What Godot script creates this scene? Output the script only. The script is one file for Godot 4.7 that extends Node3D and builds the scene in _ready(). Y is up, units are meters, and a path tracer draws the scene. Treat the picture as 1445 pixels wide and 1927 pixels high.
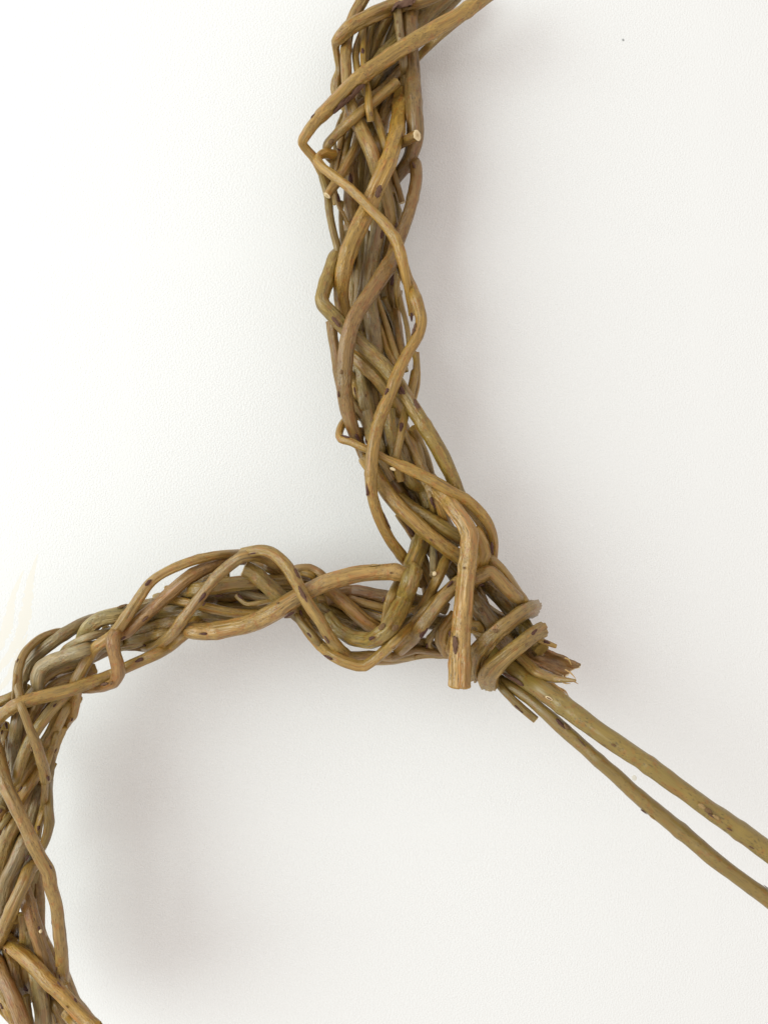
extends Node3D
# A woven willow wreath on a white plastered wall, seen close up. Lengths in rod() are millimetres: x right, y up, z out from the wall; the fourth value is the rod's radius.

const ALBEDO := {
	"ochre": Vector3(0.450, 0.262, 0.048), "tan": Vector3(0.430, 0.262, 0.066), "olive": Vector3(0.348, 0.222, 0.049), "moss": Vector3(0.318, 0.206, 0.048),
	"grey": Vector3(0.350, 0.242, 0.094), "silver": Vector3(0.425, 0.308, 0.132), "brown": Vector3(0.322, 0.186, 0.050), "rust": Vector3(0.375, 0.202, 0.058),
	"wood": Vector3(0.66, 0.53, 0.36),
}
var bark: Array[StandardMaterial3D] = []
var stem_bark: StandardMaterial3D
var bud_skin: StandardMaterial3D
var scar_skin: StandardMaterial3D
var knot_skin: StandardMaterial3D
var flake_skin: StandardMaterial3D
var pale_wood: StandardMaterial3D
var wreath: Node3D
var rods: Array[MeshInstance3D] = []
var lumps := FastNoiseLite.new()
var patches := FastNoiseLite.new()
var rng := RandomNumberGenerator.new()


func V(x: float, y: float, z: float, r: float) -> Vector4:
	return Vector4(x, y, z, r) * 0.001


func V3(x: float, y: float, z: float) -> Vector3:
	return Vector3(x, y, z)


func _ready() -> void:
	rng.seed = 7
	var camera := Camera3D.new()
	camera.name = "camera"
	camera.position = Vector3(0, 0, 0.2968)
	camera.fov = 66.0
	camera.near = 0.01
	camera.far = 30.0
	add_child(camera)
	camera.current = true
	var env := Environment.new()
	env.background_mode = Environment.BG_COLOR
	env.background_color = Color(0.899, 0.870, 0.852)
	env.background_energy_multiplier = 1.11
	env.tonemap_mode = Environment.TONE_MAPPER_LINEAR
	env.tonemap_exposure = 1.0
	env.sdfgi_enabled = true
	env.ssao_enabled = true
	env.ssil_enabled = true
	var around := WorldEnvironment.new()
	around.name = "surroundings"
	around.environment = env
	add_child(around)
	# the window to the left of the frame
	var window := AreaLight3D.new()
	window.name = "window_light"
	window.area_size = Vector2(0.95, 0.9)
	window.light_color = Color(0.935, 0.992, 0.985)
	window.light_energy = 1.17
	window.shadow_enabled = true
	window.position = Vector3(-0.90, 0.22, 0.74)
	add_child(window)
	window.look_at(Vector3(0.0, 0.0, 0.0))
	build_skins()
	build_wall()
	build_wreath()


# ---------------------------------------------------------------- materials
func noise(type: int, n_seed: int, frequency: float, octaves := 3) -> FastNoiseLite:
	var n := FastNoiseLite.new()
	n.noise_type = type
	n.seed = n_seed
	n.frequency = frequency
	n.fractal_octaves = octaves
	return n


func build_skins() -> void:
	lumps = noise(FastNoiseLite.TYPE_SIMPLEX, 11, 1.0, 3)
	patches = noise(FastNoiseLite.TYPE_SIMPLEX, 23, 1.0, 2)
	for k in 2:
		bark.append(bark_skin(40 + 7 * k, 1.0))
	stem_bark = bark_skin(61, 0.45)
	bud_skin = plain_skin(Color(0.092, 0.043, 0.032), 0.55)
	scar_skin = plain_skin(Color(0.135, 0.073, 0.047), 0.65)
	knot_skin = plain_skin(Color(0.17, 0.10, 0.045), 0.6)
	flake_skin = plain_skin(Color(0.36, 0.24, 0.105), 0.6)
	pale_wood = plain_skin(Color(0.72, 0.58, 0.36), 0.75)


func plain_skin(linear: Color, rough: float) -> StandardMaterial3D:
	var m := StandardMaterial3D.new()
	m.vertex_color_use_as_albedo = true
	m.albedo_color = linear.linear_to_srgb()
	m.roughness = rough
	m.metallic_specular = 0.3
	return m


# Bark: u runs round the rod, v along it. Long fibres, dark pin-head lenticels, short cracks.
func bark_skin(n_seed: int, coarse: float) -> StandardMaterial3D:
	var w := 256
	var h := 1024
	var fibre := noise(FastNoiseLite.TYPE_SIMPLEX, n_seed, 1.0, 4)
	var blotch := noise(FastNoiseLite.TYPE_SIMPLEX, n_seed + 1, 1.0, 3)
	var crack := noise(FastNoiseLite.TYPE_SIMPLEX, n_seed + 2, 1.0, 2)
	var color := Image.create(w, h, false, Image.FORMAT_RGB8)
	var height := Image.create(w, h, false, Image.FORMAT_RGB8)
	for y in h:
		for x in w:
			var a := TAU * x / w
			var b := TAU * y / h
			var cx := cos(a)
			var sx := sin(a)
			# fibres: fine round the rod, long along it
			var f := 0.6 * fibre.get_noise_3d(cx * 4.4 + 50.0, sx * 4.4, 1.4 * cos(b) + 1.4 * sin(b + 0.6)) + fibre.get_noise_3d(cx * 1.9, sx * 1.9, 0.9 * cos(b) + 0.9 * sin(b + 0.6))
			var g := fibre.get_noise_3d(cx * 1.6 + 20.0, sx * 1.6, cos(b) * 2.4 + 2.4 * sin(b) + 9.0)
			var p := blotch.get_noise_3d(cx * 1.0, sx * 1.0 + 5.0, 1.6 * cos(b) + 2.2 * sin(b))
			var c := crack.get_noise_3d(cx * 4.0, sx * 4.0, 3.0 * cos(b) + 3.0 * sin(b + 0.5))
			var ridge := 1.0 - absf(g) * 2.2
			var v := 0.84 + coarse * (0.13 * f + 0.07 * p)
			var tint := Vector3(1.0, 1.0, 1.0)
			v *= 1.0 - clampf((c - 0.42) * 1.2, 0.0, 0.22)
			tint = tint.lerp(Vector3(1.05, 0.94, 0.86), clampf((-p - 0.1) * 2.5, 0.0, 1.0))
			color.set_pixel(x, y, Color(clampf(v * tint.x, 0, 1), clampf(v * tint.y, 0, 1), clampf(v * tint.z, 0, 1)))
			var hh := clampf(0.5 + 0.34 * f + 0.22 * (ridge - 0.5) - (0.16 if c > 0.52 else 0.0), 0, 1)
			height.set_pixel(x, y, Color(hh, hh, hh))
	# lenticels: small raised dark dots, a little drawn out along the rod
	var dots := RandomNumberGenerator.new()
	dots.seed = n_seed
	for k in 46:
		var px := dots.randi_range(3, w - 4)
		var py := dots.randi_range(5, h - 6)
		var r := dots.randf_range(0.8, 1.9)
		for dy in range(-5, 6):
			for dx in range(-3, 4):
				if (dx * dx) / (r * r) + (dy * dy) / (r * r * 2.6) < 1.0:
					color.set_pixel(px + dx, py + dy, color.get_pixel(px + dx, py + dy) * Color(0.62, 0.52, 0.48))
					height.set_pixel(px + dx, py + dy, Color(0.8, 0.8, 0.8))
	var m := StandardMaterial3D.new()
	m.vertex_color_use_as_albedo = true
	m.albedo_texture = ImageTexture.create_from_image(color)
	var bumps: Image = height.duplicate()
	bumps.bump_map_to_normal_map(4.5 * coarse)
	m.normal_enabled = true
	m.normal_texture = ImageTexture.create_from_image(bumps)
	m.normal_scale = 1.0
	m.roughness = 0.36
	m.metallic_specular = 0.58
	return m


# ---------------------------------------------------------------- the wall
func build_wall() -> void:
	var wall := MeshInstance3D.new()
	wall.name = "wall"
	wall.set_meta("kind", "structure")
	var box := BoxMesh.new()
	box.size = Vector3(5.0, 3.4, 0.12)
	wall.mesh = box
	wall.position = Vector3(0.6, 0.0, -0.06)
	var m := StandardMaterial3D.new()
	m.albedo_color = Color(0.80, 0.80, 0.795).linear_to_srgb()
	m.roughness = 0.75
	m.metallic_specular = 0.3
	var stipple := noise(FastNoiseLite.TYPE_SIMPLEX, 5, 0.095, 3)
	var t := NoiseTexture2D.new()
	t.width = 2048
	t.height = 2048
	t.seamless = true
	t.as_normal_map = true
	t.bump_strength = 5.0
	t.noise = stipple
	m.normal_enabled = true
	m.normal_texture = t
	m.normal_scale = 0.22
	m.uv1_triplanar = true
	m.uv1_world_triplanar = true
	m.uv1_scale = Vector3.ONE * 4.6
	wall.material_override = m
	add_child(wall)
	# small flecks of dirt on the paint
	speck(wall, "speck", Vector3(0.0899, 0.1777, 0.0), 0.00042, 0.0002, Color(0.36, 0.37, 0.37))
	speck(wall, "stain", Vector3(0.0941, -0.1001, 0.0), 0.0009, 0.00012, Color(0.70, 0.67, 0.59))
	for w in [[V(-130.2, -16, 0, 0.2), V(-133, -26, 0, 1.3), V(-134.6, -38, 0, 2.0), V(-138, -49, 0, 1.7), V(-145, -60, 0, 1.0)],
			[V(-135.6, -22, 0, 0.2), V(-139.5, -32, 0, 1.2), V(-142, -44, 0, 1.9), V(-147, -55, 0, 1.2)],
			[V(-134, -46, 0, 0.2), V(-137.5, -54, 0, 1.2), V(-141, -62, 0, 1.1), V(-147, -70, 0, 0.5)]]:
		pale_streak(wall, w)


func pale_streak(wall: Node3D, pts: Array) -> void:
	# a very thin pale cream streak on the wall, with a feathered outline
	var line := path_of(pts)
	var n := line.size()
	var around := 10
	var verts := PackedVector3Array()
	var uvs := PackedVector2Array()
	var cols := PackedColorArray()
	for i in n:
		var along := (xyz(line[mini(i + 1, n - 1)]) - xyz(line[maxi(i - 1, 0)])).normalized()
		var across := along.cross(Vector3(0, 0, 1)).normalized()
		for j in around + 1:
			var a := TAU * (j % around) / around
			var w: float = line[i].w * (1.0 + 0.5 * lumps.get_noise_2d(i * 0.4, cos(a) + pts[0].x * 900.0))
			verts.append(xyz(line[i]) + across * cos(a) * w + Vector3(0, 0, -sin(a) * 0.00003))
			uvs.append(Vector2(0, 0))
			cols.append(Color(1, 1, 1))
	var o := MeshInstance3D.new()
	o.name = "cream_streak"
	o.mesh = grid_mesh(n, around, verts, uvs, cols, Vector3(0, 0, 1))
	o.material_override = plain_skin(Color(0.795, 0.768, 0.71), 0.8)
	wall.add_child(o, true)
	o.position = -wall.position


func speck(wall: Node3D, called: String, at: Vector3, radius: float, thick: float, linear: Color) -> void:
	var s := MeshInstance3D.new()
	s.name = called
	var ball := SphereMesh.new()
	ball.radius = radius
	ball.height = radius * 2.0
	ball.radial_segments = 12
	ball.rings = 6
	s.mesh = ball
	s.material_override = plain_skin(linear, 0.9)
	wall.add_child(s, true)
	s.position = at - wall.position
	s.rotation_degrees.z = 25
	s.scale = Vector3(1.0, 1.25, thick / radius)


# ---------------------------------------------------------------- the rods
func path_of(pts: Array) -> Array:
	# centripetal Catmull-Rom through the given points
	var p: Array = pts.duplicate()
	p.push_front(pts[0] * 2.0 - pts[1])
	p.push_back(pts[-1] * 2.0 - pts[-2])
	var out := []
	for i in range(1, p.size() - 2):
		var p0: Vector4 = p[i - 1]
		var p1: Vector4 = p[i]
		var p2: Vector4 = p[i + 1]
		var p3: Vector4 = p[i + 2]
		var t1 := sqrt(gap(p0, p1))
		var t2 := t1 + sqrt(gap(p1, p2))
		var t3 := t2 + sqrt(gap(p2, p3))
		var n := maxi(1, int(ceil(gap(p1, p2) / 0.0009)))
		for j in n:
			var t := t1 + (t2 - t1) * j / n
			var a1 := p0 * ((t1 - t) / t1) + p1 * (t / t1)
			var a2 := p1 * ((t2 - t) / (t2 - t1)) + p2 * ((t - t1) / (t2 - t1))
			var a3 := p2 * ((t3 - t) / (t3 - t2)) + p3 * ((t - t2) / (t3 - t2))
			var b1 := a1 * ((t2 - t) / t2) + a2 * (t / t2)
			var b2 := a2 * ((t3 - t) / (t3 - t1)) + a3 * ((t - t1) / (t3 - t1))
			out.append(b1 * ((t2 - t) / (t2 - t1)) + b2 * ((t - t1) / (t2 - t1)))
	out.append(pts[-1])
	return out


func gap(a: Vector4, b: Vector4) -> float:
	return maxf(xyz(a).distance_to(xyz(b)), 0.0001)


func xyz(a: Vector4) -> Vector3:
	return Vector3(a.x, a.y, a.z)


func grid_mesh(rings: int, around: int, verts: PackedVector3Array, uvs: PackedVector2Array, cols: PackedColorArray, film := Vector3.ZERO) -> ArrayMesh:
	# a closed tube: each ring has around + 1 points, the last on the first
	var step := around + 1
	var normals := PackedVector3Array()
	normals.resize(rings * step)
	var index := PackedInt32Array()
	for i in rings:
		var up := mini(i + 1, rings - 1) * step
		var low := maxi(i - 1, 0) * step
		for j in step:
			var nx := (j + 1) if j < around else 1
			var pv := (j - 1) if j > 0 else around - 1
			var d := (verts[i * step + nx] - verts[i * step + pv]).cross(verts[up + j] - verts[low + j])
			normals[i * step + j] = film if film else d.normalized()
	for i in rings - 1:
		for j in around:
			var a := i * step + j
			index.append_array(PackedInt32Array([a, a + step, a + 1, a + 1, a + step, a + step + 1]))
	var arrays := []
	arrays.resize(Mesh.ARRAY_MAX)
	arrays[Mesh.ARRAY_VERTEX] = verts
	arrays[Mesh.ARRAY_NORMAL] = normals
	arrays[Mesh.ARRAY_TEX_UV] = uvs
	arrays[Mesh.ARRAY_COLOR] = cols
	arrays[Mesh.ARRAY_INDEX] = index
	var mesh := ArrayMesh.new()
	mesh.add_surface_from_arrays(Mesh.PRIMITIVE_TRIANGLES, arrays)
	return mesh


func rod(called: String, tone: String, ends: String, pts: Array, label := "") -> void:
	var line := path_of(pts)
	var n := line.size()
	var id := rods.size()
	var widest := 0.0
	for p in pts:
		widest = maxf(widest, p.w)
	var around := clampi(int(widest * 1000.0 * 7.0) + 12, 16, 38)
	var shift := rng.randf() * 90.0
	var squash := rng.randf_range(0.93, 1.03)
	var node_at := rng.randf() * 0.03
	var lay := rng.randf() * TAU
	var base: Vector3 = ALBEDO[tone] * rng.randf_range(0.84, 1.14)
	base *= Vector3(1.0 + rng.randf_range(-0.03, 0.03), 1.0, 1.0 + rng.randf_range(-0.14, 0.10))
	var verts := PackedVector3Array()
	var uvs := PackedVector2Array()
	var cols := PackedColorArray()
	var side := Vector3.ZERO
	var run := 0.0
	var sound := 0.3 if called == "stem" else 1.0
	if called == "binding":
		squash = 0.84
		lay = 0.0
		sound = 1.4
	var ridge := rng.randf_range(0.05, 0.16) * sound
	var scale_u := 1.0
	var first := Vector3.ZERO
	var last := Vector3.ZERO
	for i in n:
		var here := xyz(line[i])
		var along := (xyz(line[mini(i + 1, n - 1)]) - xyz(line[maxi(i - 1, 0)])).normalized()
		if i == 0:
			side = Vector3(0, 0, -1) - along * Vector3(0, 0, -1).dot(along)
			if side.length() < 0.05:
				side = Vector3(1, 0, 0) - along * along.x
			first = -along
		else:
			side = side - along * side.dot(along)
			run += here.distance_to(xyz(line[i - 1]))
		side = side.normalized()
		last = along
		var other := along.cross(side)
		var r: float = line[i].w
		r *= 1.0 + 0.05 * lumps.get_noise_2d(run * 60.0 + shift, shift * 3.0)
		# nodes: a slight swelling every three centimetres or so
		var knuckle := fposmod(run + node_at, 0.031) - 0.015
		r *= 1.0 + 0.085 * exp(-pow(knuckle / 0.0014, 2.0))
		# the centre line is never quite true
		here += side * (0.00011 * lumps.get_noise_2d(run * 70.0, shift + 40.0)) + other * (0.00011 * lumps.get_noise_2d(run * 70.0, shift + 80.0))
		for j in around + 1:
			var a := TAU * (j % around) / around
			var ca := cos(a)
			var sa := sin(a)
			# shrunken bark: flat facets and sharp furrows that run along the rod
			var wr := lumps.get_noise_3d(ca * 1.1 + shift, sa * 1.1, run * 7.0)
			var furrow := 1.0 - 2.4 * absf(lumps.get_noise_3d(ca * 1.7 + shift, sa * 1.7 + 30.0, run * 13.0))
			var fine := lumps.get_noise_3d(ca * 4.2 + shift, sa * 4.2 + 60.0, run * 40.0)
			var rr := r * (1.0 + 0.17 * sound * wr - ridge * maxf(furrow - 0.35, 0.0) * 1.6 + 0.03 * fine) * (1.0 + (squash - 1.0) * cos(2.0 * (a - lay)))
			verts.append(here + (side * ca + other * sa) * rr)
			uvs.append(Vector2(scale_u * j / around + shift, (run * 1000.0) / 46.0 + shift * 1.7))
			var pt := (0.4 + 0.6 * minf(sound, 1.0)) * patches.get_noise_3d(ca * 0.7 + shift, sa * 0.7, run * 42.0)
			var c := base * (1.0 + 0.14 * pt)
			var red := clampf((pt - 0.34) * 2.2, 0.0, 0.35)
			c = c.lerp(Vector3(c.x * 0.98, c.y * 0.80, c.z * 0.82), red)
			var green := clampf((-pt - 0.2) * 2.0, 0.0, 0.5)
			c = c.lerp(Vector3(c.x * 0.92, c.y * 0.97, c.z * 0.85), green)
			cols.append(Color(c.x, c.y, c.z))
	var o := MeshInstance3D.new()
	o.name = called
	o.mesh = grid_mesh(n, around, verts, uvs, cols)
	o.material_override = pale_wood if tone == "wood" else stem_bark if tone == "moss" else bark[id % bark.size()]
	if label:
		o.set_meta("label", label)
	wreath.add_child(o, true)
	rods.append(o)
	end_cap(o, line[0], first, around, verts.slice(0, around), ends[0] == "1", base)
	end_cap(o, line[-1], last, around, verts.slice((n - 1) * (around + 1), (n - 1) * (around + 1) + around), ends[1] == "1", base)


# A rod's end: sawn across, a little domed and ragged. Fresh cuts show pale wood round a darker pith.
func end_cap(parent: Node3D, _at: Vector4, out: Vector3, around: int, rim: PackedVector3Array, fresh: bool, base: Vector3) -> void:
	var st := SurfaceTool.new()
	st.begin(Mesh.PRIMITIVE_TRIANGLES)
	var mid := Vector3.ZERO
	for p in rim:
		mid += p / around
	var r := mid.distance_to(rim[0])
	var loops := []
	for k in 3:
		var loop := []
		for j in around:
			var p: Vector3 = rim[j]
			var f: float = [1.0, 0.86, 0.4][k]
			loop.append(mid + (p - mid) * f + out * (r * [0.0, 0.10, 0.16][k] + (0.0 if k == 0 else r * 0.10 * lumps.get_noise_2d(j * 0.9 + mid.x * 900.0, k * 3.0))))
		loops.append(loop)
	var tip := mid + out * r * 0.12
	var tones := [Color(1, 1, 1), Color(1, 1, 1), Color(0.86, 0.82, 0.76), Color(0.55, 0.45, 0.36)] if fresh else [Color(base.x, base.y, base.z), Color(base.x, base.y, base.z), Color(base.x * 0.9, base.y * 0.9, base.z * 0.9), Color(base.x * 0.8, base.y * 0.75, base.z * 0.7)]
	for k in 3:
		for j in around:
			var j2 := (j + 1) % around
			if k < 2:
				for q in [[k, j], [k, j2], [k + 1, j], [k, j2], [k + 1, j2], [k + 1, j]]:
					st.set_color(tones[q[0]])
					st.add_vertex(loops[q[0]][q[1]])
			else:
				st.set_color(tones[2])
				st.add_vertex(loops[2][j])
				st.set_color(tones[2])
				st.add_vertex(loops[2][j2])
				st.set_color(tones[3])
				st.add_vertex(tip)
	st.generate_normals()
	var o := MeshInstance3D.new()
	o.name = "cut_end"
	o.mesh = st.commit()
	o.material_override = pale_wood if fresh else cap_skin()
	parent.add_child(o, true)


var cap_cache: StandardMaterial3D
func cap_skin() -> StandardMaterial3D:
	if cap_cache == null:
		cap_cache = plain_skin(Color(0.8, 0.8, 0.8), 0.7)
	return cap_cache


# Buds, scars, knots and flakes that sit on a rod's bark.
func mark(rod_index: int, kind: String, at: Vector3, along: Vector3, out: Vector3, length: float, width: float) -> void:
	match kind:
		"bud":
			lump(rods[rod_index], "bud", bud_skin, at, along, out, length * 1.05, width * 0.86, 0.36, 0.75, 0.3)
		"scar":
			lump(rods[rod_index], "bark_scar", scar_skin, at, along, out, length * 1.1, width * 0.9, 0.12, 0.25, 0.6)
		"knot":
			lump(rods[rod_index], "knot", knot_skin, at, along, out, length, width, 0.20, 0.0, 0.22)
		"flake":
			lump(rods[rod_index], "bark_flake", flake_skin, at, along, out, length, width, 0.22, 0.25, 0.4)
		"cut":
			lump(rods[rod_index], "cut_twig", pale_wood, at, along, out, length, width, 0.40, 0.0, 0.1)
		"cutscar":
			lump(rods[rod_index], "split_bark", pale_wood, at, along, out, length, width, 0.10, 0.0, 0.2)
			lump(rods[rod_index], "bark_scar", scar_skin, at + out * 0.12, along, out, length * 0.72, width * 0.45, 0.22, 0.0, 0.2)


func lump(parent: Node3D, called: String, skin: StandardMaterial3D, at: Vector3, along: Vector3, out: Vector3, length: float, width: float, high: float, point: float, rough: float) -> void:
	var l := length * 0.0005
	var w := width * 0.0005
	var h := maxf(width * high, 0.14) * 0.001
	var n := out.normalized()
	var t := (along - n * along.dot(n)).normalized()
	var b := n.cross(t)
	var c := at * 0.001
	var shift := rng.randf() * 100.0
	var flip := -1.0 if rng.randf() < 0.35 else 1.0
	var rings := 11
	var around := 13
	var verts := PackedVector3Array()
	var uvs := PackedVector2Array()
	var cols := PackedColorArray()
	for i in rings:
		var s := -1.0 + 2.0 * i / (rings - 1)
		var fat := sqrt(maxf(1.0 - s * s, 0.0))
		fat *= 1.0 - point * 0.5 * (s + 1.0) * 0.8
		fat = maxf(fat, 0.01)
		for j in around + 1:
			var a := TAU * (j % around) / around
			var k := 1.0 + rough * 1.6 * lumps.get_noise_3d(cos(a) * 1.4 + shift, sin(a) * 1.4, s * 1.9)
			var drop := -w * 0.45 * pow(cos(a), 2.0) * fat * fat  # hugs the curve of the rod
			verts.append(c + t * (s * l * flip * (1.0 + rough * 0.3 * k)) + b * (cos(a) * w * fat * k * flip) + n * (sin(a) * h * fat * k + drop + h * 0.15))
			uvs.append(Vector2(a, s))
			var v := 1.0 + 0.5 * lumps.get_noise_3d(cos(a) * 2.0, sin(a) * 2.0 + shift, s * 4.0)
			cols.append(Color(v, v * 0.97, v * 0.95))
	var o := MeshInstance3D.new()
	o.name = called
	o.mesh = grid_mesh(rings, around, verts, uvs, cols)
	o.material_override = skin
	parent.add_child(o, true)


# A piece of split bark: a trough of some thickness, open towards the side "face".
func trough(called: String, tone: String, line: Array, face: Vector3, spread: float, thick: float, slant: float) -> void:
	var pts := path_of(line)
	var n := pts.size()
	var id := rods.size()
	var arc := 14
	var verts := PackedVector3Array()
	var uvs := PackedVector2Array()
	var cols := PackedColorArray()
	var base: Vector3 = ALBEDO[tone]
	var around := arc * 2 + 2
	var run := 0.0
	for i in n:
		var here := xyz(pts[i])
		var along := (xyz(pts[mini(i + 1, n - 1)]) - xyz(pts[maxi(i - 1, 0)])).normalized()
		var back := -(face - along * face.dot(along)).normalized()
		var across := along.cross(back)
		if i > 0:
			run += here.distance_to(xyz(pts[i - 1]))
		var far := float(i) / (n - 1)
		for j in around + 1:
			var jj := j % around
			var inner := jj > arc
			var q := (float(jj) / arc) if not inner else (1.0 - float(jj - arc - 1) / arc)
			var a := (q - 0.5) * spread
			var r: float = pts[i].w * (1.0 + 0.10 * lumps.get_noise_2d(q * 3.0, run * 160.0)) - (thick if inner else 0.0)
			var ragged := (0.0007 * lumps.get_noise_2d(q * 5.0, 7.0) + slant * (q - 0.5)) * far * far
			verts.append(here + back * (cos(a) * r) + across * (sin(a) * r) + along * ragged)
			uvs.append(Vector2(2.0 * q, run * 24.0))
			var c := base * (1.0 + 0.4 * patches.get_noise_2d(q * 2.0, run * 90.0))
			cols.append(Color(c.x, c.y, c.z))
	var o := MeshInstance3D.new()
	o.name = called
	o.mesh = grid_mesh(n, around, verts, uvs, cols)
	o.material_override = bark[id % bark.size()]
	wreath.add_child(o, true)
	rods.append(o)
	# the torn rim shows pale wood
	var st := SurfaceTool.new()
	st.begin(Mesh.PRIMITIVE_TRIANGLES)
	var s0 := (n - 1) * (around + 1)
	var nudge := (xyz(pts[-1]) - xyz(pts[-2])).normalized() * 0.0003
	for k in arc:
		var a := verts[s0 + k]
		var b := verts[s0 + k + 1]
		var c := verts[s0 + around - 1 - k]
		var d := verts[s0 + around - 2 - k]
		for q in [a, b, c, b, d, c, c + nudge, b + nudge, a + nudge, c + nudge, d + nudge, b + nudge, a, a + nudge, b + nudge, a, b + nudge, b, d, d + nudge, c + nudge, d, c + nudge, c]:
			st.set_color(Color(1, 1, 1))
			st.add_vertex(q)
	st.generate_normals()
	var rim := MeshInstance3D.new()
	rim.name = "torn_rim"
	rim.mesh = st.commit()
	rim.material_override = pale_wood
	o.add_child(rim, true)


func build_wreath() -> void:
	wreath = Node3D.new()
	wreath.name = "willow_wreath"
	wreath.set_meta("label", "woven brown willow twig hoops with bound joint and two long stems on white wall")
	wreath.set_meta("category", "wreath")
	add_child(wreath)
	rod("willow_rod", "tan", "00", [V(43.2,182.5,28.0,2.47), V(37.3,177.9,28.1,2.47), V(31.6,173.4,28.2,2.47), V(25.3,169.0,28.4,2.46), V(19.3,165.3,28.7,2.46), V(13.3,161.7,29.0,2.46), V(7.3,158.0,29.3,2.46), V(1.2,154.0,29.6,2.45), V(-4.0,150.2,29.9,2.45), V(-9.6,145.5,30.3,2.45), V(-14.7,140.3,30.6,2.45), V(-19.2,135.6,30.8,2.29), V(-23.0,131.7,30.7,1.94), V(-25.3,129.0,30.4,1.92), V(-26.9,126.9,29.8,1.80), V(-27.3,126.4,29.6,1.77), V(-27.8,125.5,28.5,1.67), V(-27.6,125.3,28.1,1.65), V(-27.2,124.8,27.5,1.61), V(-26.9,124.6,27.0,1.59), V(-25.8,123.7,25.9,1.59), V(-23.8,122.0,24.4,1.60), V(-20.8,117.5,19.6,1.61), V(-19.4,114.6,19.1,1.53), V(-17.5,111.1,17.3,1.54), V(-16.7,109.6,16.9,1.54)])
	rod("willow_rod", "tan", "00", [V(20.0,181.2,22.4,2.42), V(13.1,177.9,23.3,2.59), V(8.7,177.5,21.9,2.63), V(5.2,177.5,20.7,2.64), V(1.5,175.9,21.1,2.63), V(-2.9,172.8,23.4,2.61), V(-9.8,168.6,24.3,2.61), V(-12.2,167.1,24.1,2.60), V(-15.2,164.8,23.2,2.31), V(-15.8,164.5,22.8,2.21), V(-16.8,164.4,21.3,1.62), V(-16.8,164.3,20.7,1.52), V(-16.9,163.8,20.0,1.34), V(-16.9,163.5,19.4,1.22), V(-16.7,162.3,18.2,1.16), V(-16.4,160.7,17.1,1.13), V(-16.1,158.1,15.3,1.14), V(-17.1,154.2,13.8,1.87), V(-17.2,151.4,13.1,1.88), V(-16.0,149.4,12.3,1.82), V(-12.8,145.3,10.5,1.68)])
	rod("willow_rod", "tan", "00", [V(-5.2,187.8,14.0,2.18), V(-9.0,180.8,14.7,2.18), V(-11.0,176.3,15.6,2.17), V(-12.3,170.7,17.2,2.16), V(-13.0,166.3,18.6,2.15), V(-13.3,159.7,20.5,2.13), V(-13.2,155.5,21.4,2.12), V(-12.5,147.3,23.3,2.21), V(-11.9,141.8,25.3,2.39), V(-10.7,137.4,26.7,2.52), V(-9.2,134.1,26.3,2.62), V(-6.8,128.4,27.8,2.70), V(-4.6,122.2,31.0,2.74), V(-2.8,117.7,29.9,2.75), V(-0.7,112.9,26.6,2.71), V(1.3,107.7,24.7,2.18), V(2.6,101.6,22.1,2.22), V(2.9,99.4,20.4,2.23), V(2.2,95.0,18.1,2.43), V(1.4,88.5,15.4,2.50), V(0.7,82.4,13.3,2.50), V(0.6,80.6,13.5,2.50), V(0.9,74.6,13.5,2.50), V(1.1,73.2,11.4,2.52)])
	rod("willow_rod", "tan", "00", [V(-6.1,175.9,11.9,1.34), V(-8.4,170.1,14.6,1.33), V(-9.9,163.1,17.5,1.32), V(-9.5,156.3,20.3,1.30), V(-7.9,149.3,22.8,1.29), V(-6.0,145.5,20.9,1.30), V(-3.7,139.2,22.9,1.43), V(-1.3,131.8,25.0,1.47), V(0.3,124.9,28.6,1.45), V(1.0,122.6,27.9,1.45), V(1.6,121.9,25.4,1.46), V(2.3,121.8,20.1,1.49), V(4.2,117.5,15.4,1.52)])
	rod("willow_rod", "ochre", "01", [V(-7.3,176.8,16.5,1.13), V(-7.4,168.4,18.8,1.12), V(-7.2,159.9,21.3,1.11), V(-6.7,151.4,24.2,1.09), V(-5.5,142.7,27.8,1.30), V(-5.1,136.3,30.2,1.37), V(-4.6,133.0,28.6,1.28)])
	rod("willow_rod", "brown", "00", [V(11.3,184.3,22.4,3.05), V(10.1,182.4,17.2,3.11), V(9.5,178.9,16.8,3.11), V(8.9,172.4,19.4,3.08), V(8.9,163.6,21.3,3.06), V(9.4,156.3,20.4,3.07), V(9.8,151.8,21.5,3.06), V(10.3,143.7,24.3,3.03), V(10.6,135.6,26.1,3.01), V(10.8,131.4,25.9,3.01), V(10.6,128.1,24.3,3.03), V(9.5,124.4,22.4,2.59), V(7.3,121.3,19.8,2.33), V(5.1,119.1,18.3,2.17), V(2.5,117.6,12.8,2.09), V(-0.0,113.8,12.8,2.10), V(-1.0,111.9,13.5,2.10)])
	rod("willow_rod", "grey", "00", [V(4.0,184.9,16.8,1.54), V(4.5,179.5,18.3,1.53), V(4.7,174.0,22.8,1.51), V(5.4,165.6,25.0,1.50), V(6.2,159.3,25.1,1.50), V(6.8,154.5,23.7,1.50), V(7.3,153.6,18.5,1.53), V(7.2,151.7,16.7,1.54), V(7.1,151.6,13.3,1.56), V(7.0,151.9,9.1,1.59)])
	rod("willow_rod", "tan", "00", [V(43.5,186.2,19.6,1.32), V(37.0,181.8,19.7,1.32), V(34.0,179.5,19.7,1.32), V(29.5,175.2,19.8,1.32), V(24.8,171.7,19.7,1.32), V(19.5,167.6,18.6,1.33), V(15.1,165.1,15.2,1.34), V(12.2,165.0,10.0,1.37), V(9.9,166.3,3.6,1.40)])
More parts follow.
